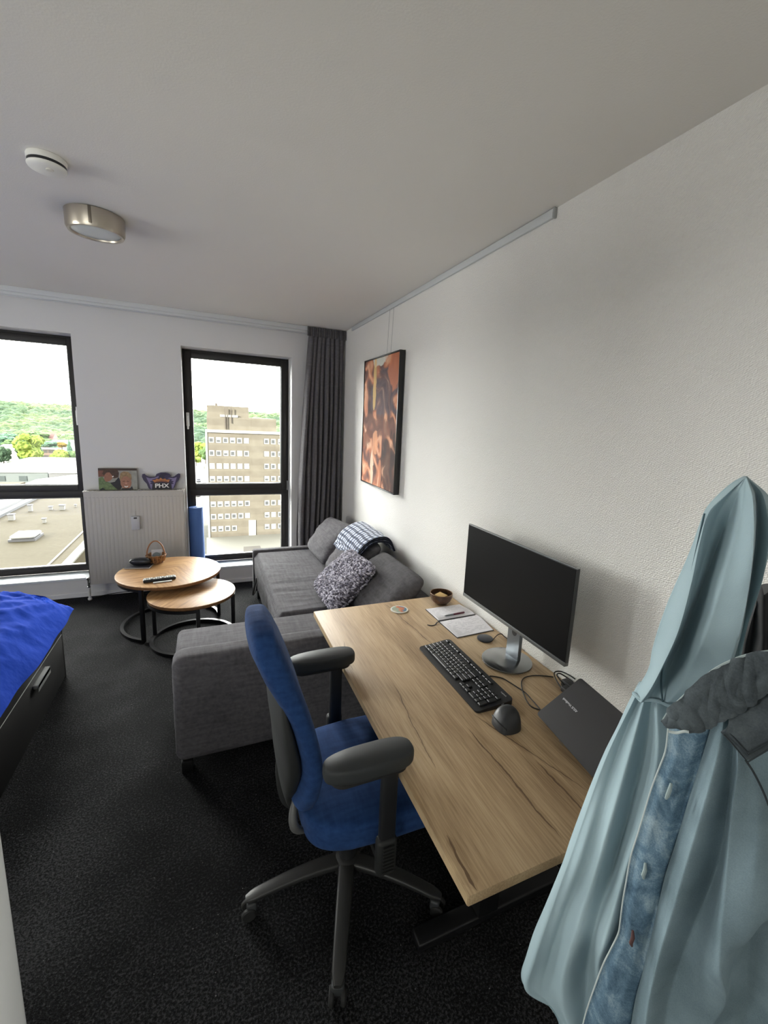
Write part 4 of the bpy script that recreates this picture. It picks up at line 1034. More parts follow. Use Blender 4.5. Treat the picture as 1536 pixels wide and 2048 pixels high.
# laptop
A_, B0 = at(1073, 1427, Z=.737), at(1183, 1553, Z=.735)
ed = (B0 - A_).normalized(); ed.z = 0; ed.normalize(); B_ = A_ + ed * .36
dr_ = RC.transposed() @ Vector(((1161 - CX) / FPX, (1355 - CY) / FPX, 1)); D_ = CAM + dr_ * ((A_ - CAM).dot(ed) / dr_.dot(ed)); wd = (D_ - A_); DLEN = wd.length; wd.normalize()
t = thing('laptop', 'closed black laptop lying at the back of the desk beside the monitor', 'laptop', (A_.x + .12, A_.y - .15, DZ))
DL = DLEN
lm = Matrix((ed, wd, ed.cross(wd))).transposed().to_4x4(); lm.translation = A_    # local x along front edge, y towards the wall
bm = BM(); prism(bm, rrect(0, .36, 0, DL, .010), -.006 if lm[2][2] > 0 else 0, 0 if lm[2][2] > 0 else .006)
for v in bm.verts: v.co = lm @ v.co
obj('lid', bm, mat('lid_black', (.021, .020, .021), .42, spec=.4), t, angle=30)
sg_ = 1 if lm[2][2] > 0 else -1
bm = BM()
prism(bm, rrect(.004, .356, .004, DL, .010), -.024, -.010)
for v in bm.verts:
    v.co.z *= sg_; v.co = lm @ v.co
obj('base', bm, M_blackp, t, angle=30)
bm = BM(); prism(bm, rrect(.02, .34, .012, DL - .02, .006), -.0115, -.006)
for v in bm.verts: v.co.z *= sg_; v.co = lm @ v.co
obj('keyboard_deck', bm, M_rubber, t)
for xx in (.125, .32):
    bm = BM(); tube(bm, [lm @ Vector((xx, -.0015, -.006 * sg_)), lm @ Vector((xx + .012, -.003, -.022 * sg_))], .0008, 6); obj('silver_line', bm, M_silver, t)  # thin silver line on the room-side edge of the laptop
ts = thing('laptop_stand', 'low black angled stand holding the laptop up towards the wall', 'stand', (A_.x + .1, A_.y - .18, DZ))
for sx_ in (.05, .30):
    pts = [lm @ Vector((sx_, .015, -.0285)), lm @ Vector((sx_, DL - .03, -.0285))]
    bm = BM(); tube(bm, pts, .0035, 8); obj('support_arm', bm, M_blackp, ts)
    p = pts[1]; bm = BM(); tube(bm, [p, Vector((p.x, p.y, DZ + .004))], .0045, 8); obj('post', bm, M_blackp, ts)
    q_ = pts[0]; bm = BM(); tube(bm, [Vector((q_.x, q_.y, DZ + .0045)), Vector((p.x + .01, p.y, DZ + .0045))], .004, 8); obj('foot_bar', bm, M_blackp, ts)
def on_lid(px, py):
    d = RC.transposed() @ Vector(((px - CX) / FPX, (py - CY) / FPX, 1)); n_ = ed.cross(wd); return CAM + d * ((A_ - CAM).dot(n_) / d.dot(n_))
tA, tB = on_lid(1154, 1423), on_lid(1126, 1397)
tm = frame_mt((lm @ Vector((0, 0, 0))), (0, 1, 0), (-1, 0, 0))
loc = lm.inverted() @ tA.lerp(tB, .5); loc.z = .0004 * sg_
tdir = -1
tm = lm @ Matrix.Translation(loc) @ Matrix(((-1, 0, 0, 0), (0, -sg_, 0, 0), (0, 0, sg_, 0), (0, 0, 0, 1)))
text('lettering', 'ASUS VivoBook', .0115, mat('print_silver', rgb(205, 205, 208), .4), tm, t, .0001)
# adapter and cables
t = thing('cable_hub', 'black plugs and coiled cable behind the laptop at the wall', 'adapter', (-.04, 1.17, DZ))
h0 = at(1131, 1378, Z=DZ + .012); 
bm = BM(); box(bm, h0.x - .015, h0.x + .03, h0.y - .03, h0.y + .012, DZ + .001, DZ + .022, .004); obj('plug', bm, M_blackp, t)
h1 = at(1149, 1362, Z=DZ + .02)
bm = BM(); box(bm, -.045, -.012, h1.y - .03, h1.y + .02, DZ + .001, DZ + .028, .004); obj('plug', bm, M_blackp, t)
for pts in ([(1126, 1380), (1116, 1366), (1109, 1352), (1110, 1344), (1122, 1343), (1138, 1350), (1150, 1358)], [(1134, 1376), (1122, 1362), (1114, 1350), (1120, 1347), (1135, 1356), (1146, 1364)]):
    bm = BM(); tube(bm, [at(x, y, Z=DZ + .008 + .02 * math.sin(PI * i / (len(pts) - 1))) if at(x, y, Z=DZ + .02).x < -.01 else Vector((-.008, at(x, y, X=-.008).y, max(DZ + .01, at(x, y, X=-.008).z))) for i, (x, y) in enumerate(pts)], .0026, 6, 6); obj('coil', bm, M_rubber, t)
def desk_cable(label, pts, r=.0021):
    bm = BM(); tube(bm, [at(x, y, Z=DZ + r + .0004) for x, y in pts], r, 6, 6); tag(obj('cable', bm, M_rubber), label, 'cable')
desk_cable('thin keyboard cable running from the keyboard towards the laptop', [(979, 1352), (990, 1353), (1006, 1357), (1026, 1369), (1050, 1385), (1064, 1400), (1078, 1416), (1084, 1426)])
desk_cable('thin looping cable between the plugs and the laptop', [(1107, 1354), (1092, 1352), (1070, 1351), (1052, 1354), (1044, 1361), (1043, 1372), (1048, 1390), (1056, 1406), (1066, 1415), (1082, 1420)])
# ------------------------------------------------------------------ office chair
M_blue = weave_mat('blue_upholstery', rgb(30, 54, 96), rgb(42, 72, 120), 700, .95, .25, .25, .0006)
M_shell = mat('chair_shell', (.014, .015, .0148), .6)
M_arm = mat('armrest_soft', (.032, .035, .036), .58, spec=.35)
M_base = mat('chair_base_grey', (.04, .04, .039), .42, .4)
cx, cy = -.870, 1.300
t = thing('office_chair', 'blue upholstered office chair with grey armrests pushed up to the desk', 'chair', (cx, cy, 0))
# back pad: front profile (z, x) and half width
zs = [.53, .60, .70, .82, .92, 1.0, 1.06, 1.10, 1.112]
xf_ = [-1.028, -1.020, -1.016, -1.040, -1.070, -1.098, -1.122, -1.140, -1.146]
hw = [.165, .20, .222, .228, .220, .200, .165, .115, .035]
def lerp_tab(z, Z_, V_):
    if z <= Z_[0]: return V_[0]
    for i in range(len(Z_) - 1):
        if z <= Z_[i + 1]:
            f = (z - Z_[i]) / (Z_[i + 1] - Z_[i]); f_ = f
            p0 = V_[max(i - 1, 0)]; p1 = V_[i]; p2 = V_[i + 1]; p3 = V_[min(i + 2, len(V_) - 1)]
            return .5 * ((2 * p1) + (-p0 + p2) * f + (2 * p0 - 5 * p1 + 4 * p2 - p3) * f * f + (-p0 + 3 * p1 - 3 * p2 + p3) * f ** 3)
    return V_[-1]
def pad(front, back, z0, z1, w_off=0, n=40, curve=.10):
    bm = BM(); rows = []
    for i in range(n + 1):
        q = i / n; z = z0 + (z1 - z0) * (1 - math.cos(PI * q)) / 2
        w = max(.001, lerp_tab(z, zs, hw) - w_off)
        endf = min(1, math.sin(PI * q) * 3.5) ** .5
        w *= max(.05, endf) if q < .5 else 1
        xa, xb = front(z), back(z); mid = (xa + xb) / 2; T = max(.002, (xa - xb) / 2) * max(.05, endf)
        r = []
        for k in range(36):
            a = 2 * PI * k / 36
            c, s = math.cos(a), math.sin(a)
            yy = w * math.copysign(abs(s) ** .55, s); xx = T * math.copysign(abs(c) ** .6, c)
            r.append(Vector((mid + xx + curve * yy * yy / .05 * .1 - .0, cy + yy, z)))
        rows.append(r)
    V = quad_faces(bm, rows, close_u=True)
    bm.faces.new(V[0]); bm.faces.new(list(reversed(V[-1])))
    return bm
fr = lambda z: lerp_tab(z, zs, xf_)
o = obj('back_cushion', pad(fr, lambda z: fr(z) - .072 - .020 * max(0, min(1, (z - .86) / .12)) + .03 * max(0, (z - 1.05) / .06), .53, 1.112), M_blue, t, angle=180)
def shell_front(z): return fr(z) - .058
def shell_back(z): return fr(z) - .070 - .046 * math.sin(PI * min(1, max(0, (z - .47) / .48)) ** 1.0) ** 1.1
zs_b = zs; hw_b = hw
hw = [.105, .15, .195, .205, .195, .14, .08, .04, .0]
bm = pad(shell_front, shell_back, .50, .975, 0, curve=.10); obj('back_shell', bm, M_shell, t, angle=70)
hw = hw_b
bm = BM(); tube(bm, [(-1.105, cy, .62), (-1.108, cy, .54), (-1.09, cy, .44), (-1.03, cy, .395), (-.95, cy, .39)], .015, 10, 6, flat=1.2)
obj('back_upright', bm, M_shell, t)
bm = BM(); tube(bm, [(-1.075, cy - .10, .56), (-1.090, cy - .12, .50), (-1.085, cy - .13, .455), (-1.05, cy - .12, .425), (-.99, cy - .10, .41), (-.93, cy - .08, .40)], [.006 + .008 * math.sin(PI * min(1, k_ / 20)) for k_ in range(31)], 10, 6)
obj('lever_bracket', bm, mat('bracket_grey', (.10, .10, .098), .45), t)
# seat
bm = BM(); rows = []
for i in range(25):
    q = i / 24; z = .412 + .098 * (1 - math.cos(PI * q)) / 2 if False else .412 + .098 * q
    e = (1 - abs(2 * q - 1) ** 4) ** .5
    r = []
    for k in range(64):
        a = 2 * PI * k / 64; c, s = math.cos(a), math.sin(a)
        ex = .238 * (.90 + .10 * e); ey = .250 * (.90 + .10 * e)
        X_ = ex * math.copysign(abs(c) ** .32, c); Y_ = ey * math.copysign(abs(s) ** .32, s)
        if X_ < 0: Y_ *= 1 - .20 * (abs(X_) / .238) ** 2
        r.append(Vector((cx + .045 + X_, cy + Y_, z - .03 * max(0, X_ / .238) ** 3)))
    rows.append(r)
V = quad_faces(bm, rows, close_u=True); bm.faces.new(V[0])
top = rows[-1]; last = V[-1]
for f in (.93, .8, .6, .35, .1):
    r = []
    for p in top:
        dxx, dyy = p.x - cx - .045, p.y - cy
        zz = p.z + .012 * (1 - f ** 6) + .006 * (dyy / .25) ** 2 * (1 - f)
        r.append(bm.verts.new((cx + .045 + dxx * f, cy + dyy * f, zz)))
    for j in range(64): bm.faces.new((last[j], last[(j + 1) % 64], r[(j + 1) % 64], r[j]))
    last = r
bm.faces.new(last)
obj('seat', bm, M_blue, t, angle=60)
bm = BM(); box(bm, cx - .15, cx + .2, cy - .16, cy + .16, .385, .415, .02, 3); box(bm, cx - .12, cx + .10, cy - .07, cy + .07, .33, .39, .02, 3); obj('seat_mechanism', bm, M_shell, t)
# arms
for s in (-1, 1):
    ay = cy + s * .283
    bm = BM(); rows = []
    x0, x1 = -1.040, -.775
    for i in range(21):
        q = i / 20; zz = .740 + .044 * q
        e = (1 - abs(2 * q - 1) ** 3.5) ** .5; e = .62 + .38 * e
        if q > .97: e = .70
        r = []
        for k in range(48):
            a = 2 * PI * k / 48; c, sn = math.cos(a), math.sin(a)
            L = (x1 - x0) / 2; W = .054 * (.84 + .16 * (c + 1) / 2)
            off = (1 - e) * .020
            r.append(Vector(((x0 + x1) / 2 + (L - off) * math.copysign(abs(c) ** .72, c), ay + (W - off) * math.copysign(abs(sn) ** .7, sn), zz)))
        rows.append(r)
    V = quad_faces(bm, rows, close_u=True); bm.faces.new(V[0]); bm.faces.new(list(reversed(V[-1])))
    ar = obj('armrest', bm, M_arm, t, angle=60)
    bm = BM(); prism(bm, rrect(x0 + .02, x1 - .02, ay - .04, ay + .04, .035), .730, .742); obj('armrest_plate', bm, M_rubber, t)
    m = frame_mt((-.845, cy + s * .292, .47), (1, 0, 0), (0, 1, 0))
    bm = BM(); box(bm, -.872, -.822, cy + s * .292 - .014, cy + s * .292 + .014, .40, .745, .010, 3); obj('arm_post', bm, M_blackp, t)
    bm = BM(); box(bm, -.880, -.818, cy + s * .297 - .016, cy + s * .297 + .020 * 1, .375, .50, .012, 3)
    obj('arm_sleeve', bm, M_shell, t)
    bm = BM()
    for k in range(8): box(bm, -.866, -.832, cy + s * .320 - .001, cy + s * .320 + .001, .395 + .012 * k, .401 + .012 * k)
    obj('arm_scale', bm, M_base, t, smooth=False)
    bm = BM(); tube(bm, [(-.85, cy + s * .29, .40), (-.85, cy + s * .24, .385), (-.85, cy + s * .12, .39)], .016, 8, 5); obj('arm_bracket', bm, M_blackp, t)
# column and base
bm = BM(); lathe(bm, [(.030, .075), (.030, .24), (.024, .245), (.022, .34)], cx, cy, 32); obj('gas_column', bm, M_blackp, t)
bm = BM(); lathe(bm, [(.045, .075), (.048, .09), (.046, .125), (.034, .135)], cx, cy, 32)
obj('base_hub', bm, M_base, t)
for k in range(5):
    a = math.radians(177 + 72 * k); c, s = math.cos(a), math.sin(a)
    R_ = Matrix.Translation((cx, cy, 0)) @ Matrix.Rotation(a, 4, 'Z')
    bm = BM(); rows = []
    for i in range(21):
        q = i / 20; r = .03 + .325 * q
        zc = .112 - .040 * q ** 1.6 + .006 * math.sin(PI * q); w = .030 - .010 * q; h = .016 - .006 * q
        if q > .93: w *= 1 - (q - .93) * 6; h *= 1 - (q - .93) * 6
        rows.append([R_ @ Vector((r, w * math.copysign(abs(math.cos(b)) ** .5, math.cos(b)), zc + h * math.copysign(abs(math.sin(b)) ** .6, math.sin(b)))) for b in [2 * PI * j / 16 for j in range(16)]])
    V = quad_faces(bm, rows, close_u=True); bm.faces.new(V[0]); bm.faces.new(list(reversed(V[-1])))
    lg = obj('base_leg', bm, M_base, t, angle=50)
    bm = BM(); box(bm, .318, .352, -.020, .020, .026, .064, .008, 3, mt=R_)
    cs = obj('caster', bm, M_darkp, t)
    for d_ in (-1, 1):
        bm = BM(); lathe(bm, [(.0001, -.008), (.020, -.008), (.024, -.004), (.024, .004), (.020, .008), (.0001, .008)], 0, 0, 28, R_ @ Matrix.Translation((.345, d_ * .018, .0245)) @ Matrix.Rotation(PI / 2, 4, 'X'))
        obj('wheel', bm, M_rubber, cs)

# ------------------------------------------------------------------ coat stand with garments (only the clothes reach into the picture)
t = thing('coat_stand', 'black coat stand behind the hanging clothes at the right edge', 'coat stand', (-.47, .16, 0))
bm = BM(); lathe(bm, [(.016, .02), (.016, 1.78), (.010, 1.80), (.0001, 1.802)], -.47, .16, 20); obj('pole', bm, M_black, t)
bm = BM(); lathe(bm, [(.0001, .0), (.15, .0), (.15, .012), (.02, .03), (.0001, .03)], -.44, .10, 40); obj('foot_plate', bm, M_black, t)
bm = BM(); tube(bm, [(-.47, .16, 1.60), (-.56, .23, 1.605), (-.66, .31, 1.622), (-.674, .322, 1.640)], .006, 8, 5); obj('hook', bm, M_black, t)
bm = BM(); tube(bm, [(-.47, .16, 1.46), (-.52, .19, 1.45), (-.57, .225, 1.44), (-.60, .24, 1.46)], .006, 8, 5); obj('hook', bm, M_black, t)
bm = BM(); tube(bm, [(-.47, .16, 1.50), (-.44, .26, 1.49), (-.42, .33, 1.49), (-.42, .34, 1.51)], .006, 8, 5); obj('hook', bm, M_black, t)

def interp(tab, y):
    """tab: list of (x, y[, h]) sorted by y ; catmull interpolation"""
    n = len(tab)
    if y <= tab[0][1]: return tab[0][0], tab[0][2]
    if y >= tab[-1][1]: return tab[-1][0], tab[-1][2]
    for i in range(n - 1):
        if y <= tab[i + 1][1]:
            f = (y - tab[i][1]) / (tab[i + 1][1] - tab[i][1])
            out = []
            for c in (0, 2):
                p1, p2 = tab[i][c], tab[i + 1][c]
                m1 = (tab[i + 1][c] - tab[max(i - 1, 0)][c]) / max(1e-6, tab[i + 1][1] - tab[max(i - 1, 0)][1]) * (tab[i + 1][1] - tab[i][1])
                m2 = (tab[min(i + 2, n - 1)][c] - tab[i][c]) / max(1e-6, tab[min(i + 2, n - 1)][1] - tab[i][1]) * (tab[i + 1][1] - tab[i][1])
                a = f * f * (3 - 2 * f)
                out.append((2 * f ** 3 - 3 * f * f + 1) * p1 + (f ** 3 - 2 * f * f + f) * m1 + (-2 * f ** 3 + 3 * f * f) * p2 + (f ** 3 - f * f) * m2)
            return out
ND = Vector((.86, .51, 0)).normalized()
def onp(px, py, D, h=0.0):
    d = RC.transposed() @ Vector(((px - CX) / FPX, (py - CY) / FPX, 1))
    p = CAM + d * (D / d.dot(ND))
    return p - ND * h
def relief(lines, y0, y1, D, ny=90, nx=90, back=.03, fold=None, tilt=None, ytab=None, uv=(1, 1)):
    """fabric body between the first and last line ; every line = [(x, y, h)..] ; h = metres towards the room"""
    F, B = [], []
    for i in range(ny + 1):
        v = i / ny; y = y0 + (y1 - y0) * v
        cs = [interp(l, y) for l in lines]
        fr_, bk_ = [], []
        k = len(cs) - 1
        for j in range(nx + 1):
            u = j / nx; s = u * k; a = min(int(s), k - 1); f = s - a
            p0 = cs[max(a - 1, 0)]; p1 = cs[a]; p2 = cs[a + 1]; p3 = cs[min(a + 2, k)]
            x = p1[0] + (p2[0] - p1[0]) * f
            ff = f * f * (3 - 2 * f)
            h = p1[1] + (p2[1] - p1[1]) * (.35 * f + .65 * ff)
            edge = min(1, min(u, 1 - u) * 14) ** .5
            if fold: h += fold(u, v, x, y) * edge
            Dd = D(x, y) if callable(D) else D
            yy = y + (tilt(u, v) if tilt else 0)
            fr_.append(onp(x, yy, Dd, h)); bk_.append(onp(x, yy, Dd, -back * edge - .0005))
        F.append(fr_); B.append(bk_)
    bm = BM()
    A_ = quad_faces(bm, F, uv=uv); C_ = quad_faces(bm, B, uv=uv, flip=True)
    for i in range(ny):
        for a in (0, nx): bm.faces.new((A_[i][a], A_[i + 1][a], C_[i + 1][a], C_[i][a]))
    for j in range(nx):
        for a in (0, ny): bm.faces.new((A_[a][j], A_[a][j + 1], C_[a][j + 1], C_[a][j]))
    return bm
M_hood = NT('fleece_teal', .95, .15); v = M_hood.scaled(1, 1, 1)
M_hood.color(M_hood.ramp(M_hood.noise(v, 6, 3), [(.3, rgb(150, 171, 178)), (.7, rgb(165, 186, 193))]))
M_hood.bump(M_hood.noise(v, 700, 2), .25, .0006); M_hood.b.inputs['Sheen Weight'].default_value = .08; M_hood = M_hood.m
def ln(*p): return list(p)
# dark coat hanging behind
t = thing('dark_coat', 'black garment hanging behind the hoodie and the denim shirt', 'coat', (-.42, .36, .75))
bm = relief([ln((1512, 1212, 0), (1496, 1248, 0), (1480, 1296, 0), (1474, 1400, 0), (1470, 2000, 0)), ln((1512, 1290, .012), (1500, 1400, .03), (1500, 2000, .03)), ln((1540, 1290, .02), (1540, 1400, .04), (1560, 2000, .04)), ln((1600, 1290, .02), (1600, 1400, .05), (1640, 2000, .05)), ln((1560, 1212, 0), (1680, 1260, 0), (1740, 1400, 0), (1760, 2000, 0))], 1212, 1990, .80, 60, 50, .03, tilt=lambda u, v: -34 * math.sin(PI * u) * (1 - v), fold=lambda u, v, x, y: .008 * math.sin(u * 22 + v * 2))
obj('coat_body', bm, mat('coat_black', (.014, .014, .017), .9, sheen=.2), t, angle=80)

# hoodie
t = thing('hoodie', 'pale teal fleece hoodie hanging by its hood at the right edge', 'hoodie', (-.68, .34, .56))
LB = [(1268, 1384), (1250, 1420), (1228, 1468), (1207, 1508), (1185, 1560), (1160, 1625), (1140, 1680), (1126, 1722), (1106, 1772), (1086, 1820), (1068, 1862), (1052, 1912), (1042, 1948), (1050, 1974), (1075, 1990), (1105, 1996), (1117, 2015), (1119, 2060), (1120, 2230)]
def hoodie_fold(u, v, x, y):
    g_ = min(1, v * 3) 
    s = .012 * math.sin(u * 30 + 1.2 - v * 2.0) + .006 * math.sin(u * 61 - v * 3) * (1 - v) + .007 * math.sin(u * 13 + v * 4)
    return s * (.35 + .65 * g_) + .003 * mn.noise(Vector((u * 9, v * 7, 0)))
lines = [[(x, y, 0) for x, y in LB],
         ln((1274, 1384, 0.015), (1218, 1500, 0.021), (1150, 1690, 0.033), (1118, 1780, 0.027), (1078, 1900, 0.030), (1066, 1960, 0.024), (1100, 1996, 0.015), (1128, 2040, 0.018), (1130, 2230, 0.022)),
         ln((1284, 1386, 0.006), (1236, 1500, 0.015), (1176, 1690, 0.036), (1136, 1800, 0.018), (1104, 1900, 0.012), (1092, 1960, 0.015), (1120, 2000, 0.018), (1150, 2040, 0.021), (1150, 2230, 0.022)),
         ln((1292, 1388, 0.021), (1262, 1500, 0.039), (1206, 1690, 0.051), (1170, 1800, 0.045), (1140, 1900, 0.039), (1136, 1960, 0.036), (1150, 2040, 0.033), (1180, 2230, 0.030)),
         ln((1306, 1389, 0.009), (1290, 1500, 0.018), (1240, 1690, 0.027), (1204, 1800, 0.042), (1180, 1900, 0.018), (1176, 1960, 0.021), (1180, 2040, 0.030), (1220, 2230, 0.030)),
         ln((1318, 1391, 0.027), (1320, 1500, 0.045), (1262, 1690, 0.063), (1232, 1800, 0.069), (1212, 1880, 0.045), (1214, 1960, 0.030), (1220, 2040, 0.045), (1260, 2230, 0.045)),
         ln((1342, 1398, 0.015), (1360, 1500, 0.033), (1320, 1690, 0.039), (1290, 1800, 0.039), (1280, 1900, 0.036), (1270, 2040, 0.045), (1300, 2230, 0.045)),
         ln((1420, 1400, 0.018), (1460, 1500, 0.030), (1450, 1690, 0.030), (1440, 1900, 0.030), (1440, 2230, 0.030)),
         ln((1560, 1400, 0.000), (1660, 1500, 0.000), (1690, 1690, 0.000), (1700, 1900, 0.000), (1700, 2230, 0.000))]
bm = relief(lines, 1384, 2225, .700, 130, 130, .035, fold=lambda u, v, x, y: .004 * math.sin(u * 34 + 1.2 - v * 2) * min(1, v * 3) + .003 * mn.noise(Vector((u * 7, v * 6, 0))))
obj('body', bm, M_hood, t, angle=80)
# hood: left silhouette, opening edge, dark valley, ridge, right silhouette
hl = [(1489, 955, 0.000), (1470, 962, 0.000), (1440, 986, 0.000), (1412, 1017, 0.000), (1400, 1045, 0.000), (1386, 1085, 0.000), (1370, 1125, 0.000), (1352, 1165, 0.000), (1335, 1205, 0.000), (1318, 1252, 0.000), (1304, 1300, 0.000), (1299, 1330, 0.000), (1288, 1355, 0.000), (1270, 1384, 0.000), (1266, 1392, 0.000)]
lines = [hl,
         ln((1490, 955, 0.006), (1450, 988, 0.022), (1420, 1017, 0.030), (1403, 1070, 0.039), (1386, 1150, 0.045), (1362, 1237, 0.051), (1334, 1300, 0.051), (1310, 1350, 0.039), (1286, 1392, 0.021)),
         ln((1490, 955, 0.006), (1460, 985, 0.015), (1436, 1030, 0.015), (1416, 1090, 0.017), (1392, 1170, 0.018), (1364, 1250, 0.018), (1338, 1310, 0.015), (1324, 1350, 0.015), (1300, 1392, 0.012)),
         ln((1490, 955, 0.007), (1478, 975, 0.018), (1455, 1040, 0.006), (1432, 1100, 0.000), (1402, 1180, -0.006), (1374, 1255, -0.009), (1350, 1310, -0.006), (1334, 1350, 0.006), (1318, 1392, 0.012)),
         ln((1491, 955, 0.009), (1486, 985, 0.033), (1474, 1045, 0.048), (1455, 1110, 0.054), (1430, 1190, 0.054), (1406, 1260, 0.048), (1384, 1320, 0.027), (1362, 1360, 0.030), (1340, 1396, 0.018)),
         ln((1493, 955, 0.012), (1500, 985, 0.054), (1500, 1060, 0.075), (1490, 1160, 0.069), (1470, 1260, 0.057), (1448, 1330, 0.042), (1424, 1400, 0.030)),
         ln((1494, 955, 0.009), (1510, 985, 0.018), (1512, 1060, 0.015), (1500, 1160, 0.009), (1482, 1260, 0.015), (1462, 1330, 0.015), (1440, 1400, 0.015)),
         ln((1496, 955, 0.006), (1522, 985, 0.030), (1532, 1060, 0.039), (1520, 1150, 0.033), (1494, 1240, 0.021), (1476, 1330, 0.015), (1460, 1400, 0.007)),
         ln((1497, 956, 0.000), (1536, 990, 0.000), (1556, 1040, 0.000), (1554, 1082, 0.000), (1536, 1118, 0.000), (1518, 1180, 0.000), (1500, 1235, 0.000), (1482, 1290, 0.000), (1478, 1340, 0.000), (1475, 1400, 0.000))]
bm = relief(lines, 955.5, 1392, .690, 120, 120, .030, fold=lambda u, v, x, y: .0025 * mn.noise(Vector((u * 6, v * 8, 2))))
obj('hood', bm, M_hood, t, angle=80)
bm = BM()
tube(bm, [onp(x, y, .69, h) for x, y, h in ((1268, 1384, .004), (1276, 1385, .012), (1288, 1388, .017), (1304, 1389, .016), (1322, 1392, .017), (1342, 1399, .018), (1380, 1404, .02))], .0028, 8, 6)
obj('neck_seam', bm, M_hood, t)
bm = BM(); tube(bm, [onp(x, y, .69, h) for x, y, h in ((1410, 1022, .024), (1398, 1076, .031), (1382, 1150, .0345), (1362, 1233, .0385), (1334, 1300, .038), (1326, 1350, .024), (1328, 1392, .018))], .0012, 6, 6)
obj('hood_edge_seam', bm, mat('seam_teal', rgb(70, 92, 100), .9), t)

# denim shirt in front
t = thing('denim_shirt', 'washed blue denim shirt with button placket hanging over the hoodie', 'shirt', (-.62, .25, .6))
MD = NT('washed_denim', .92, .15); v = MD.scaled(1, 1, 1)
n1 = MD.noise(v, 20, 5, .68, .8); n2 = MD.noise(v, 500, 2)
MD.color(MD.ramp(MD.math('ADD', MD.math('MULTIPLY', n1, .8), MD.math('MULTIPLY', n2, .2)), [(.34, rgb(64, 88, 108)), (.5, rgb(104, 130, 148)), (.66, rgb(156, 176, 186))])); MD.bump(n2, .4, .0008); MDp = MD.m
MD = NT('light_denim', .92, .15); v = MD.scaled(1, 1, 1)
n1 = MD.noise(v, 7, 4, .6, .4); n2 = MD.noise(v, 600, 2)
MD.color(MD.ramp(MD.math('ADD', MD.math('MULTIPLY', n1, .8), MD.math('MULTIPLY', n2, .2)), [(.3, rgb(98, 116, 124)), (.7, rgb(140, 160, 168))])); MD.bump(n2, .4, .0008); MDb = MD.m
MD = NT('grey_denim', .92, .15); v = MD.scaled(1, 1, 1)
n1 = MD.noise(v, 22, 5, .7, .8); n2 = MD.noise(v, 500, 2)
MD.color(MD.ramp(MD.math('ADD', MD.math('MULTIPLY', n1, .8), MD.math('MULTIPLY', n2, .2)), [(.3, rgb(56, 62, 66)), (.7, rgb(98, 106, 110))])); MD.bump(n1, .35, .003); MDc = MD.m
DS = .62
# placket strip
pl = [(1341, 1416), (1336, 1460), (1331, 1500), (1318, 1535), (1303, 1575), (1288, 1625), (1276, 1665), (1262, 1710), (1253, 1760), (1246, 1800), (1241, 1840), (1237, 1864), (1222, 1895), (1207, 1925), (1192, 1965), (1178, 2005), (1166, 2048), (1130, 2200)]
prr = [(1434, 1404), (1416, 1470), (1398, 1530), (1376, 1600), (1352, 1680), (1332, 1740), (1318, 1800), (1305, 1860), (1288, 1930), (1272, 1990), (1262, 2048), (1240, 2200)]
lines = [[(x, y, 0) for x, y in pl], [(x + .33 * (interp([(a, b, 0) for a, b in prr], y)[0] - x), y, .010) for x, y in pl], [(x + .7 * (interp([(a, b, 0) for a, b in prr], y)[0] - x), y, .011) for x, y in pl], [(x, y, .004) for x, y in prr]]
bm = relief(lines, 1416, 2195, DS, 120, 24, .004, fold=lambda u, v, x, y: .004 * math.sin(v * 17 + 1) * u + .0025 * mn.noise(Vector((u * 3, v * 16, 4))))
obj('placket', bm, MDp, t, angle=80)
bm = BM(); tube(bm, [onp(x, y, DS, .003) for x, y in pl], .0011, 6, 4); obj('placket_piping', bm, mat('piping_pale', rgb(196, 206, 204), .8), t)
# front panel to the right of the placket
pr_ = [(x, y, .006) for x, y in prr]
lines = [pr_,
         ln((1452, 1404, .020), (1430, 1500, .034), (1372, 1700, .040), (1326, 1860, .036), (1300, 1980, .036), (1280, 2200, .036)),
         ln((1462, 1404, .016), (1466, 1500, .016), (1440, 1700, .012), (1380, 1860, .010), (1340, 1980, .016), (1320, 2200, .02)),
         ln((1468, 1408, .030), (1474, 1500, .034), (1462, 1580, .040), (1450, 1700, .052), (1440, 1860, .050), (1450, 1960, .030), (1400, 2060, .02), (1380, 2200, .02)),
         ln((1474, 1412, .020), (1496, 1500, .022), (1510, 1600, .040), (1500, 1700, .060), (1490, 1800, .052), (1470, 1880, .020), (1466, 1960, .006), (1460, 2200, .0)),
         ln((1500, 1412, .012), (1540, 1500, .016), (1560, 1600, .020), (1560, 1740, .050), (1530, 1800, .030), (1500, 1880, -.004), (1500, 2200, -.004)),
         ln((1560, 1412, 0), (1640, 1500, 0), (1680, 1700, 0), (1700, 1900, 0), (1700, 2200, 0))]
bm = relief(lines, 1404, 2195, DS, 110, 110, .03, fold=lambda u, v, x, y: .003 * mn.noise(Vector((u * 6, v * 7, 8))))
obj('front_panel', bm, MDb, t, angle=80)
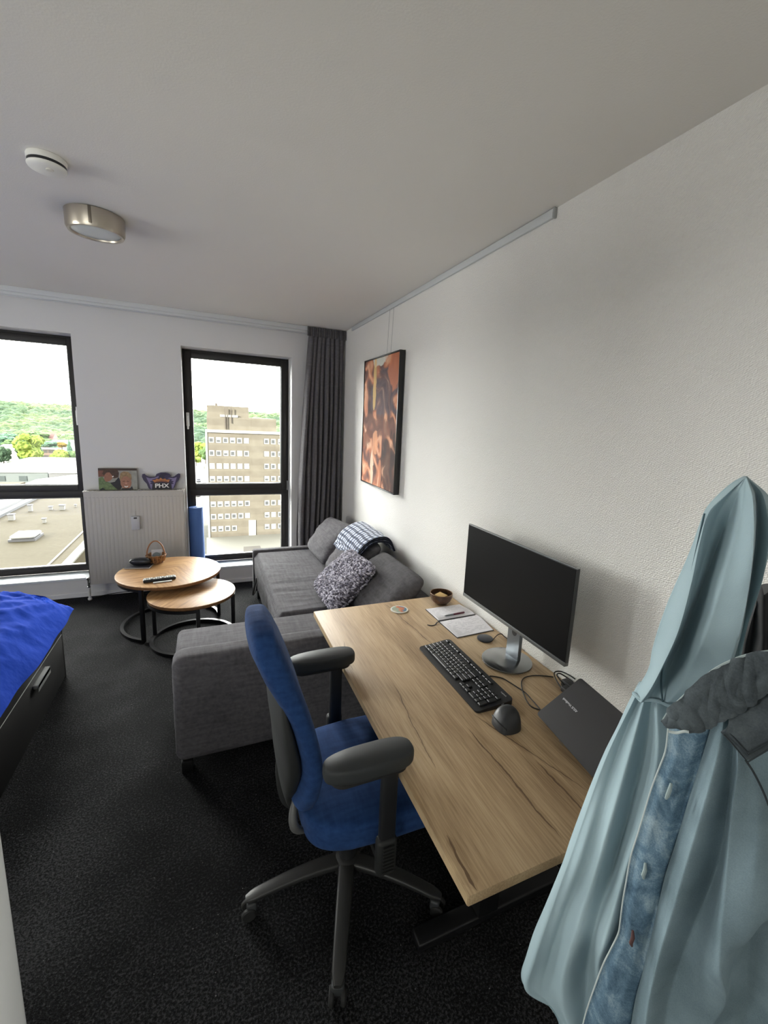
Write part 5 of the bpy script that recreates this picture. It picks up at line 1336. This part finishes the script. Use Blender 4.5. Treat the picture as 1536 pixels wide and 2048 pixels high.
# shoulder yoke
lines = [ln((1446, 1424, 0), (1462, 1444, 0), (1490, 1476, 0), (1497, 1486, 0)), ln((1456, 1396, .030), (1480, 1440, .030), (1500, 1478, .026)), ln((1500, 1340, .036), (1510, 1440, .036), (1512, 1470, .03)), ln((1600, 1300, .03), (1600, 1400, .03), (1600, 1440, .02))]
def yoke():
    F = []
    P = [((1462, 1392), (1446, 1424)), ((1480, 1384), (1464, 1444)), ((1500, 1372), (1490, 1474)), ((1520, 1362), (1512, 1462)), ((1540, 1352), (1538, 1444)), ((1620, 1330), (1620, 1400))]
    for i in range(15):
        q = i / 14; r = []
        for j in range(41):
            s = j / 40 * (len(P) - 1); a = min(int(s), len(P) - 2); f = s - a
            x0_, y0_ = [P[a][0][c] * (1 - f) + P[a + 1][0][c] * f for c in (0, 1)]; x1_, y1_ = [P[a][1][c] * (1 - f) + P[a + 1][1][c] * f for c in (0, 1)]
            r.append(onp(x0_ + (x1_ - x0_) * q, y0_ + (y1_ - y0_) * q, DS, .036 + .014 * math.sin(PI * min(1, q * .8 + .1)) ))
        F.append(r)
    bm = BM(); solid_sheet(bm, F, .004); return bm
obj('shoulder_yoke', yoke(), MDc, t, angle=70)
for pts in ([(1448, 1422), (1466, 1442), (1491, 1472), (1538, 1442), (1600, 1408)], [(1454, 1414), (1472, 1434), (1492, 1458), (1538, 1430), (1600, 1396)]):
    bm = BM(); tube(bm, [onp(x, y, DS, .052) for x, y in pts], .0009, 5); obj('stitched_seam', bm, mat('seam_dark', rgb(46, 54, 58), .9), t)
bm = BM(); tube(bm, [onp(x, y, DS, h) for x, y, h in ((1488, 1476, .045), (1504, 1505, .04), (1522, 1545, .036), (1545, 1600, .04))], .0012, 5, 5); obj('stitched_seam', bm, MATS['seam_dark'], t)
# collar
def collar():
    T = [(1334, 1413), (1348, 1392), (1372, 1368), (1400, 1343), (1428, 1318), (1456, 1302), (1486, 1290), (1516, 1283), (1560, 1280), (1640, 1290)]
    B = [(1340, 1420), (1362, 1416), (1392, 1420), (1418, 1414), (1436, 1404), (1464, 1388), (1490, 1372), (1516, 1350), (1560, 1330), (1640, 1330)]
    F = []
    for i in range(15):
        q = i / 14; r = []
        for j in range(73):
            s = j / 72 * (len(T) - 1); a = min(int(s), len(T) - 2); f = s - a
            x0_, y0_ = [T[a][c] * (1 - f) + T[a + 1][c] * f for c in (0, 1)]; x1_, y1_ = [B[a][c] * (1 - f) + B[a + 1][c] * f for c in (0, 1)]
            h = .034 + (.020 * math.sin(PI * .5 * q) - .008 * q * q) * min(1, j / 14) + .004 * mn.noise(Vector((j * .25, q * 3, 0)))
            r.append(onp(x0_ + (x1_ - x0_) * q, y0_ + (y1_ - y0_) * q, DS, h))
        F.append(r)
    bm = BM(); solid_sheet(bm, F, .005); return bm, T
bm, T = collar(); obj('collar', bm, MDc, t, angle=70)
bm = BM(); tube(bm, [onp(x, y - 1, DS, .0355) for x, y in T], .0022, 6, 5); obj('collar_piping', bm, mat('piping_grey', rgb(158, 170, 170), .8), t)
bm = BM(); tube(bm, [onp(x, y, DS, .055) for x, y in ((1346, 1417), (1360, 1419), (1374, 1416), (1383, 1417))], .0022, 8, 5, flat=.6); obj('collar_tab', bm, MATS['piping_pale'], t)
for x, y, a in ((1340, 1567, .3), (1292, 1724, .05), (1268, 1857, .0)):
    bm = BM(); p = [onp(x + a * 12 + 1, y - 15, DS, .015), onp(x + 2, y - 5, DS, .018), onp(x - 2, y + 6, DS, .018), onp(x - a * 16 - 1, y + 15, DS, .015)]
    tube(bm, p, [.0016, .0026, .0026, .0016], 8); obj('buttonhole', bm, mat('buttonhole_%d' % int(x), rgb(150, 166, 166) if y < 1800 else rgb(84, 56, 54), .8), t)
# ------------------------------------------------------------------ outside
GZ = -27.0
def tower():
    t = thing('tower_block', 'tall beige concrete tower block with rows of square windows', 'building', (7, 114, GZ))
    mc = NT('tower_concrete', .9, .1); v = mc.scaled(1, 1, 1)
    n = mc.noise(v, .35, 5, .6); fl = mc.n('TexWave', wave_type='BANDS', bands_direction='Z', iScale=.105, iDistortion=.4, iVector=v)
    mc.color(mc.mix(.25, mc.ramp(n, [(.3, (.165, .145, .115)), (.7, (.225, .205, .167))]), mc.ramp(fl.outputs['Fac'], [(.4, (.16, .14, .115)), (.7, (.26, .235, .19))])))
    M_c = mc.m
    def part(name, m, *a):
        bm = BM(); box(bm, *a); return obj(name, bm, m, t, smooth=False)
    part('main_block', M_c, -1.35, 22, 110, 124, GZ, -2.35)
    part('plant_storey', M_c, -1.2, 14.0, 110.6, 122, -2.35, 1.15)
    part('lift_housing', M_c, -1.1, 7.85, 111.2, 120, 1.15, 3.6)
    M_wh = mat('cornice_white', (.50, .49, .45), .7)
    part('cornice', M_wh, -1.6, 22.2, 109.7, 110.7, -2.45, -1.85); part('cornice', M_wh, 1.6, 5.4, 110.45, 110.9, 1.1, 1.6)
    part('corner_strip', M_wh, -1.6, -1.2, 109.85, 110.2, GZ, -2.45)
    md = mat('duct_brown', (.12, .10, .085), .7)
    for x in (2.6, 3.05, 3.9): part('roof_pipe', md, x, x + .14, 110.3, 110.5, -1.6 if x < 3.5 else -.2, 3.3)
    part('antenna_box', md, .6, 1.2, 112, 112.6, 3.6, 4.1)
    mf = mat('window_frame_cream', (.52, .51, .47), .6); mg = mat('tower_pane', (.11, .115, .12), .3); mb = mat('tower_blind', (.36, .355, .33), .6); ms_ = mat('tower_jamb', (.12, .115, .105), .8)
    r = random.Random(11); cols_ = [-.37 + 1.5 * k for k in range(6)] + [11.67, 13.22, 14.85, 16.4, 18.0]
    for i in range(8):
        for k, x in enumerate(cols_):
            z = -4.15 - 2.976 * i
            if i == 7 and 4 <= k <= 5: continue
            bm = BM(); box(bm, x - .55, x + .55, 109.93, 110.02, z - .62, z + .62); w = obj('window', bm, mf, t, smooth=False)
            bm = BM(); box(bm, x - .70, x - .56, 109.90, 110.01, z - .62, z + .66); obj('jamb', bm, ms_, w, smooth=False)
            q = r.random(); h = r.choice((0, .35, .62, .62)) if q < .85 else .62
            if i in (2,) and k < 6: h = .0
            if h > 0:
                bm = BM(); box(bm, x - .40, x + .30, 109.9, 109.94, z - .42, z - .42 + .8 * h / .62); obj('pane', bm, mg, w, smooth=False)
            else:
                bm = BM(); box(bm, x - .42, x + .42, 109.9, 109.94, z - .48, z + .48); obj('pane', bm, mb, w, smooth=False)
    part('entrance_panel', mat('panel_white', (.55, .54, .50), .6), 7.4, 9.0, 109.8, 110.1, GZ, -23.2)
tower()
# ground
bm = BM()
vs = [bm.verts.new(p) for p in ((-900, -200, GZ), (900, -200, GZ), (900, 1500, GZ), (-900, 1500, GZ))]; bm.faces.new(vs)
mg_ = NT('street_ground', .9, .1); v = mg_.scaled(1, 1, 1)
n = mg_.noise(v, .02, 4); n2 = mg_.noise(v, .5, 3)
mg_.color(mg_.mix(.3, mg_.ramp(n, [(.35, (.10, .097, .085)), (.55, (.08, .08, .067)), (.7, (.05, .06, .02))]), mg_.ramp(n2, [(.3, (.1, .1, .09)), (.7, (.15, .15, .14))])))
struct('ground', bm, mg_.m)
def blk(name, label, cat, m, *a, group=None):
    bm = BM(); box(bm, *a); return tag(obj(name, bm, m, smooth=False), label, cat, group)
blk('yard_slab', 'pale paved yard in front of the tower block', 'yard', mat('yard_pale', (.17, .165, .14), .9), -2, 22, 86, 109.6, GZ, GZ + .12)
blk('parking_shelter', 'low brown flat-roofed shelter in the yard before the tower', 'shelter', mat('shelter_brown', (.05, .043, .034), .8), 4.9, 8.1, 88.5, 92, GZ, GZ + 2.4)
blk('road', 'pale road running past the left of the tower block', 'road', mat('road_pale', (.16, .16, .145), .9), -9, -3.2, 90, 330, GZ, GZ + .1)
for k, (x, y) in enumerate(((-4.6, 178), (-4.9, 190), (-4.7, 168), (-5.0, 204))):
    bm = BM(); box(bm, x - .9, x + .9, y - 2.1, y + 2.1, GZ + .3, GZ + .95, .2); box(bm, x - .8, x + .8, y - 1.1, y + 1.2, GZ + .95, GZ + 1.5, .2)
    tag(obj('car', bm, mat('car_grey', (.10, .10, .12), .4)), ['second nearest', 'third nearest', 'nearest', 'farthest'][k] + ' of the tiny dark cars on the pale road left of the tower', 'car', 'cars on the road by the tower')
# factory roof
RZ = -19.0
t = thing('factory', 'flat-roofed factory hall with beige roofing below the left window', 'building', (-27, 90, GZ))
mr = NT('roof_felt', .9, .1); v = mr.scaled(1, 1, 1)
n = mr.noise(mr.scaled(.25, 1, 1), .12, 4); n2 = mr.noise(v, 1.5, 3)
mr.color(mr.mix(.3, mr.ramp(n, [(.3, (.038, .031, .016)), (.7, (.052, .044, .026))]), mr.ramp(n2, [(.3, (.034, .028, .016)), (.7, (.058, .050, .030))])))
bm = BM(); box(bm, -36.3, -18.4, 30, 141, GZ, RZ); obj('roof_slab', bm, mr.m, t, smooth=False)
mw_ = mat('parapet_white', (.1, .1, .085), .7)
bm = BM(); box(bm, -19.3, -18.2, 30, 141.2, RZ, RZ + .25); obj('parapet', bm, mw_, t, smooth=False)
bm = BM(); box(bm, -21.0, -20.7, 30, 141, RZ, RZ + .1); obj('gutter', bm, mat('gutter_tan', (.06, .05, .03), .8), t, smooth=False)
bm = BM(); box(bm, -37.6, -36.3, 30, 141, RZ, RZ + .5); obj('parapet', bm, mat('parapet_grey', (.055, .057, .06), .7), t, smooth=False)
bm = BM(); box(bm, -40.5, -37.6, 30, 141, GZ, RZ + .9); obj('metal_roof', bm, mat('metal_pale', (.08, .082, .082), .6), t, smooth=False)
bm = BM(); box(bm, -44.0, -40.5, 30, 141, GZ, RZ + .1); obj('metal_roof', bm, mat('metal_blue', (.05, .057, .065), .6), t, smooth=False)
bm = BM(); box(bm, -60, -44.0, 30, 141, GZ, RZ + 1.2); obj('roof_slab', bm, mr.m, t, smooth=False)
M_v = mat('vent_white', (.20, .20, .19), .6); M_vg = mat('vent_side_grey', (.07, .07, .075), .6)
def vent(px, py, w, h, label, grp='vents on the factory roof'):
    p = at(px, py, Z=RZ); tt = thing('roof_vent', label, 'roof vent', (p.x, p.y, RZ), grp)
    bm = BM(); box(bm, p.x - w / 2, p.x + w / 2, p.y, p.y + w, RZ, RZ + h); obj('vent_box', bm, M_v, tt, smooth=False)
    bm = BM(); box(bm, p.x - w / 2 - .1, p.x + w / 2 + .1, p.y - .1, p.y + w + .1, RZ + h, RZ + h + .12); obj('cap', bm, M_vg, tt, smooth=False)
vent(22, 1041, .8, 1.0, 'nearest left boxy white vent on the beige factory roof'); vent(60, 1023, .6, 1.2, 'tall white vent by the gutter on the beige factory roof')
vent(101, 1020, .5, .6, 'small vent in the middle of the far vent row on the factory roof'); vent(124, 1020, .8, .9, 'widest white vent, right in the far vent row on the factory roof')
vent(88, 1046, .45, .7, 'white vent alone above the skylight on the factory roof'); vent(151, 1014, .25, .4, 'lowest rightmost stub vent on the factory roof')
p = at(45, 1083, Z=RZ); tt = thing('roof_skylight', 'white dome skylight on the beige factory roof', 'skylight', (p.x, p.y, RZ))
bm = BM(); box(bm, p.x - 1.7, p.x + 1.6, p.y - .1, p.y + 3.8, RZ, RZ + .35); obj('kerb', bm, M_vg, tt, smooth=False)
bm = BM(); box(bm, p.x - 1.6, p.x + 1.5, p.y, p.y + 3.7, RZ + .35, RZ + .9, .3, 3); obj('dome', bm, mat('dome_white', (.3, .3, .29), .4), tt)
# low hall behind the factory
t = thing('low_hall', 'long low hall with a pale blue-grey wall and white roof', 'building', (-60, 165, GZ))
a0, a1 = at(-40, 964, Y=160), at(95, 945, Y=160)
bm = BM(); box(bm, a0.x, a1.x, 160, 200, GZ, a1.z); obj('wall', bm, mat('hall_wall', (.19, .215, .21), .8), t, smooth=False)
bm = BM(); box(bm, a0.x, a1.x, 159.6, 200, a1.z, a1.z + .7); obj('roof', bm, mat('hall_roof', (.5, .5, .47), .7), t, smooth=False)
for x in (2, 46):
    q = at(x, 957, Y=159.9); bm = BM(); box(bm, q.x - .9, q.x + .9, 159.85, 160, q.z - .7, q.z + .7); obj('window', bm, mat('hall_window', (.09, .11, .11), .4), t, smooth=False)
t = thing('grey_hall', 'grey hall with a stepped white roof at the right of the low hall', 'building', (-42, 160, GZ))
a0, a1 = at(99, 964, Y=158), at(150, 946, Y=158)
bm = BM(); box(bm, a0.x, a1.x, 158, 190, GZ, a1.z); obj('wall', bm, mat('hall_grey', (.2, .2, .2), .8), t, smooth=False)
bm = BM(); box(bm, a0.x, a1.x + 8, 157.6, 190, a1.z, a1.z + .7); obj('roof', bm, MATS['hall_roof'], t, smooth=False)
a0, a1 = at(112, 962, Y=150), at(166, 953, Y=150)
bm = BM(); prism(bm, [(a0.x - 6, a0.z - .3), (a0.x + 4.5, a1.z), (a1.x + 8, a1.z), (a1.x + 8, GZ), (a0.x - 6, GZ)], 146, 156, axis='y'); obj('front_wing', bm, mat('wing_white', (.5, .5, .48), .7), t, smooth=False)
# houses
def house(px0, px1, py0, py1, Y, label, mw, roof, wins=None, rise=2.2):
    a, b = at(px0, py1, Y=Y), at(px1, py0, Y=Y)
    tt = thing('house', label, 'house', ((a.x + b.x) / 2, Y + 5, GZ))
    bm = BM(); box(bm, a.x, b.x, Y, Y + 10, GZ, b.z); obj('wall', bm, mw, tt, smooth=False)
    bm = BM(); prism(bm, [(Y - .5, b.z), (Y + 10.5, b.z), (Y + 5, b.z + rise)], a.x - .5, b.x + .5, axis='x'); obj('roof', bm, roof, tt, smooth=False)
    if wins:
        for (x, y) in wins:
            q = at(x, y, Y=Y); bm = BM(); box(bm, q.x - .6, q.x + .6, Y - .06, Y, q.z - .7, q.z + .7); obj('window', bm, mat('house_window', (.09, .08, .08), .4), tt, smooth=False)
M_hw = mat('house_white', (.6, .6, .58), .8); M_br = mat('house_brick', (.26, .17, .14), .8); M_rr = mat('roof_red', (.20, .09, .075), .8); M_rg = mat('roof_grey', (.16, .15, .15), .8)
house(6, 44, 893, 925, 262, 'white house with a bare wall between the trees', M_hw, MATS['hall_roof'], None, .6)
house(72, 112, 899, 925, 258, 'brick row house with small windows behind the young trees', M_br, M_rg, [(78, 903), (85, 903), (92, 903), (100, 903), (107, 903), (78, 913), (86, 913), (93, 913), (101, 913)], .5)
house(84, 104, 878, 888, 330, 'far house with a reddish roof below the wooded hill', M_br, M_rr, None, 3.2)
house(112, 160, 884, 892, 320, 'long pale house at the foot of the wooded hill', M_hw, M_rg, None, .8)
house(-30, 14, 882, 893, 300, 'brownish house at the left end of the tree row', M_br, M_rg, None, 1.5)
# trees
def leaf_mat(name, c0, c1, s=.5):
    t = NT(name, .9, .1); v = t.scaled(1, 1, 1)
    t.color(t.ramp(t.math('ADD', t.math('MULTIPLY', t.noise(v, s, 4, .7), .6), t.math('MULTIPLY', t.noise(v, s * 5, 3, .7), .4)), [(.38, c0), (.62, c1)])); t.bump(t.noise(v, s * 4, 3), 1, .8); return t.m
M_l = [leaf_mat('leaf_lime', (.11, .16, .03), (.32, .40, .09)), leaf_mat('leaf_green', (.06, .11, .045), (.18, .27, .11)), leaf_mat('leaf_dark', (.045, .08, .05), (.12, .19, .11)), leaf_mat('leaf_teal', (.06, .12, .085), (.15, .26, .17)), leaf_mat('leaf_orange', (.16, .10, .02), (.30, .22, .06))]
M_tr = mat('bark', (.08, .06, .045), .9)
CROWN = {}
def crown_mesh(kind):
    if kind in CROWN: return CROWN[kind]
    r = random.Random(kind + 40); bm = BM()
    n = 16
    for k in range(n):
        b2 = BM(); bmesh.ops.create_icosphere(bm, subdivisions=3, radius=1, matrix=Matrix.Identity(4)); b2.free()
    bm.verts.ensure_lookup_table()
    per = len(bm.verts) // n
    for k in range(n):
        if kind == 9: q = k / (n - 1); c = Vector((0, 0, q)); rad = .36 * (1.02 - q) + .02; a = r.uniform(0, 6.28); c.x += .08 * math.cos(a) * (1 - q); c.y += .08 * math.sin(a) * (1 - q)
        else:
            a = r.uniform(0, 2 * PI); zz = r.uniform(.25, .85); rr = .30 * math.sin(PI * min(1, zz * .9)) * r.uniform(.5, 1.05); c = Vector((rr * math.cos(a), rr * math.sin(a), zz)); rad = r.uniform(.15, .24)
        for i in range(k * per, (k + 1) * per):
            v = bm.verts[i]; d = v.co.normalized(); m_ = 1 + .35 * mn.noise(d * 3.5 + Vector((k, kind, 0))) + .22 * mn.noise(d * 9 + Vector((k, 0, kind)))
            v.co = c + Vector((d.x, d.y, d.z * (.5 if kind == 9 else .85))) * rad * m_
    me = bpy.data.meshes.new('crown'); bm.to_mesh(me); bm.free(); CROWN[kind] = me; return me
tn = 0
def tree(px, pyt, pyb, Y, w, m, label, kind=0, grp='trees seen through the windows', base=None):
    global tn
    tp = at(px, pyt, Y=Y); bt = at(px, pyb, Y=Y) if base is None else Vector((tp.x, Y, base))
    tt = thing('tree', label, 'tree', (tp.x, Y, bt.z), grp)
    me = crown_mesh(kind).copy(); me.materials.clear(); me.materials.append(m)
    o = bpy.data.objects.new('crown', me); col.objects.link(o); o.parent = tt
    h = tp.z - bt.z
    o.scale = (w * 1.3, w * 1.3, h * (.92 if kind != 9 else .95)); o.location = (0, 0, h * .04); o.rotation_euler = (0, 0, tn * 1.7); tn += 1
    if base is None:
        bm = BM(); tube(bm, [(0 + tp.x, Y, bt.z - 1), (tp.x, Y, bt.z + h * .5)], w * .04, 6); obj('trunk', bm, M_tr, tt)
        if bt.z > GZ: tt['label'] = tt['label']
T = [(53, 864, 931, 245, 9.5, 0, 'big bright lime tree right of the white house', 1), (47, 878, 932, 243, 6, 1, 'rounded green tree overlapping the big lime tree', 2), (66, 882, 930, 247, 5, 2, 'darker slim tree right of the big lime tree', 3),
     (118, 898, 938, 240, 6, 0, 'young lime tree before the brick row house', 2), (137, 876, 930, 250, 4.2, 3, 'pointed conifer near the right edge of the left window', 9), (145, 900, 934, 244, 6, 1, 'leafy green tree beside the pointed conifer', 1),
     (4, 892, 930, 240, 5, 2, 'dark tree at the left end before the white house', 1), (86, 876, 898, 290, 8, 1, 'green tree above the roof of the brick row house', 2), (100, 880, 900, 288, 8, 3, 'bluish tree above the right of the brick row house', 3),
     (30, 878, 900, 285, 8, 1, 'green tree behind the white house', 3), (8, 870, 896, 300, 9, 3, 'bluish-green tree behind the left end of the white house', 1), (123, 884, 897, 262, 4, 4, 'small orange-tinted tree before the long pale house', 2),
     (150, 916, 936, 236, 4, 4, 'small yellowish bush tree at the right edge of the left window', 3), (133, 926, 937, 233, 3, 0, 'tiny lime tree before the young lime tree', 1), (95, 918, 935, 240, 3.4, 4, 'yellowish shrub tree before the brick row house', 3), (28, 922, 933, 242, 5, 1, 'low green shrub below the white house', 2),
     (18, 866, 890, 320, 10, 3, 'broad teal tree at the foot of the hill on the left', 2), (72, 862, 884, 330, 11, 1, 'broad green tree at the foot of the hill', 1),
     (400, 882, 922, 270, 9, 0, 'bright lime tree left of the tower block', 1), (386, 886, 920, 280, 8, 1, 'green tree left of the lime tree by the tower', 2), (392, 912, 928, 240, 4, 0, 'low lime shrub beside the road by the tower', 3),
     (410, 892, 924, 262, 5, 1, 'green tree touching the left edge of the tower block', 2)]
for px, a, b, Y, w, mi, lab, k in T: tree(px, a, b, Y, w, M_l[mi], lab, k)
# wooded hill
bm = BM(); rows = []
def hill_h(x, y):
    s = min(1, max(0, (y - 330) / 330)); s = s * s * (3 - 2 * s)
    top = -5.5 + 2.2 * math.sin(x * .006 + 1.2) + 1.2 * math.sin(x * .017)
    return GZ + (top - GZ) * s
for i in range(91):
    y = 325 + 5.2 * i
    rows.append([Vector((-420 + 7 * j, y, hill_h(-420 + 7 * j, y))) for j in range(101)])
quad_faces(bm, rows); struct('hill', bm, M_l[1], smooth=True)
r = random.Random(5)
def canopy(lo, hi, y0, y1, n):
    bm = BM(); tmp = BM(); bmesh.ops.create_icosphere(tmp, subdivisions=2, radius=1); tv = [v.co.copy() for v in tmp.verts]; tf = [[v.index for v in f.verts] for f in tmp.faces]; tmp.free()
    for k in range(n):
        y = r.uniform(y0, y1); x = y * r.uniform(lo, hi); z = hill_h(x, y); R = r.uniform(4, 8); sd = r.uniform(0, 99)
        vs = [bm.verts.new(Vector((x, y, z + R * .35)) + Vector((c.x, c.y, c.z * .85)) * R * (1 + .4 * mn.noise(c * 2.5 + Vector((sd, 0, 0))))) for c in tv]
        for f in tf: bm.faces.new([vs[a] for a in f])
    return bm
mf_ = NT('forest_leaves', .95, .05); v = mf_.scaled(1, 1, 1)
nn = mf_.math('ADD', mf_.math('MULTIPLY', mf_.noise(v, .018, 3), .55), mf_.math('MULTIPLY', mf_.noise(v, .25, 4, .75), .45))
mf_.color(mf_.ramp(nn, [(.36, (.05, .085, .06)), (.5, (.085, .13, .075)), (.64, (.15, .19, .085))])); mf_.bump(mf_.noise(v, .6, 3), 1, 1.5)
o = tag(obj('forest', canopy(-.34, -.20, 356, 700, 1500), mf_.m, angle=80, fixn=False), 'dense green woodland covering the hill beyond the houses', 'forest', kind='stuff')
o = tag(obj('forest', canopy(-.06, .16, 356, 700, 1200), mf_.m, angle=80, fixn=False), 'dense woodland on the hill either side of the tower block', 'forest', kind='stuff')

# ------------------------------------------------------------------ light
w = bpy.data.worlds.new('sky'); sc.world = w; w.use_nodes = True
N = w.node_tree.nodes; L = w.node_tree.links; N.clear()
out = N.new('ShaderNodeOutputWorld'); bg = N.new('ShaderNodeBackground')
tc = N.new('ShaderNodeTexCoord'); sp = N.new('ShaderNodeSeparateXYZ'); L.new(tc.outputs['Generated'], sp.inputs[0])
def mth(op, a, b=0.0):
    n = N.new('ShaderNodeMath'); n.operation = op
    for i, q in enumerate((a, b)):
        if isinstance(q, bpy.types.NodeSocket): L.new(q, n.inputs[i])
        else: n.inputs[i].default_value = q
    n.use_clamp = op == 'MULTIPLY' and False
    return n.outputs[0]
def mr_(x, a, b, c, d):
    n = N.new('ShaderNodeMapRange'); n.interpolation_type = 'SMOOTHSTEP'; L.new(x, n.inputs[0])
    for i, q in enumerate((a, b, c, d)): n.inputs[i + 1].default_value = q
    return n.outputs[0]
# bright hazy sky in front of the windows, darker overhead and behind the house
up = mth("MULTIPLY", mr_(sp.outputs["Z"], -.04, .0, 0, 1), mr_(sp.outputs["Z"], .45, .80, 1, .25)); fwd = mr_(sp.outputs["Y"], -.1, .75, 0, 1)
strength = mth('ADD', SKY_BASE, mth('MULTIPLY', mth('MULTIPLY', up, fwd), SKY_HI))
strength = mth('MULTIPLY', strength, mr_(sp.outputs['Z'], -.2, -.02, .25, 1))
cr = N.new('ShaderNodeMixRGB'); cr.inputs[1].default_value = (.97, 1.0, 1.0, 1); cr.inputs[2].default_value = (1.0, .985, .95, 1)
L.new(up, cr.inputs[0]); L.new(cr.outputs[0], bg.inputs[0]); L.new(strength, bg.inputs[1]); L.new(bg.outputs[0], out.inputs[0])
w.cycles.sampling_method = 'MANUAL'; w.cycles.sample_map_resolution = 512
sd = bpy.data.lights.new('sun', 'SUN'); sd.energy = SUN; sd.angle = .01; sd.color = (1, .95, .84)
so = bpy.data.objects.new('sun', sd); col.objects.link(so)
so.rotation_euler = Vector((1, .85, -.5)).to_track_quat('-Z', 'Y').to_euler()
for W in (W0, W1, W2):
    ad = bpy.data.lights.new('window_portal', 'AREA'); ad.shape = 'RECTANGLE'; ad.size = W[1] - W[0]; ad.size_y = W[3] - W[2]; ad.energy = 1
    ad.cycles.is_portal = True
    ao = bpy.data.objects.new('window_portal', ad); col.objects.link(ao)
    ao.location = ((W[0] + W[1]) / 2, YW + .30, (W[2] + W[3]) / 2)
    ao.rotation_euler = Vector((0, -1, 0)).to_track_quat('-Z', 'Z').to_euler()
ad = bpy.data.lights.new('side_fill_light', 'AREA'); ad.shape = 'RECTANGLE'; ad.size = S4[1] - S4[0] - .1; ad.size_y = S4[3] - S4[2] - .1; ad.energy = FILL; ad.color = (1, .98, .94)  # added fill light in the unseen side opening, brightens the near room
ao = bpy.data.objects.new('side_fill_light', ad); col.objects.link(ao); ao.location = (XL - .13, (S4[0] + S4[1]) / 2, (S4[2] + S4[3]) / 2)
ao.rotation_euler = Vector((1, 0, 0)).to_track_quat('-Z', 'Z').to_euler()
ad = bpy.data.lights.new('back_fill_light', 'AREA'); ad.shape = 'RECTANGLE'; ad.size = S5[1] - S5[0] - .1; ad.size_y = S5[3] - S5[2] - .1; ad.energy = FILL2; ad.color = (1, .98, .94)  # weaker fill light added behind the camera, in the back opening
ao = bpy.data.objects.new('back_fill_light', ad); col.objects.link(ao); ao.location = ((S5[0] + S5[1]) / 2, YB - .13, (S5[2] + S5[3]) / 2)
ao.rotation_euler = Vector((0, 1, 0)).to_track_quat('-Z', 'Z').to_euler()
sc.view_settings.view_transform = 'Standard'; sc.view_settings.look = 'None'; sc.view_settings.gamma = 1
sc.view_settings.use_curve_mapping = False; sc.view_settings.exposure = EXPOSURE
sc.cycles.max_bounces = 14; sc.cycles.diffuse_bounces = 9; sc.cycles.glossy_bounces = 4; sc.cycles.transparent_max_bounces = 12
sc.cycles.use_denoising = True; sc.cycles.sample_clamp_indirect = 8; sc.cycles.caustics_reflective = False; sc.cycles.caustics_refractive = False
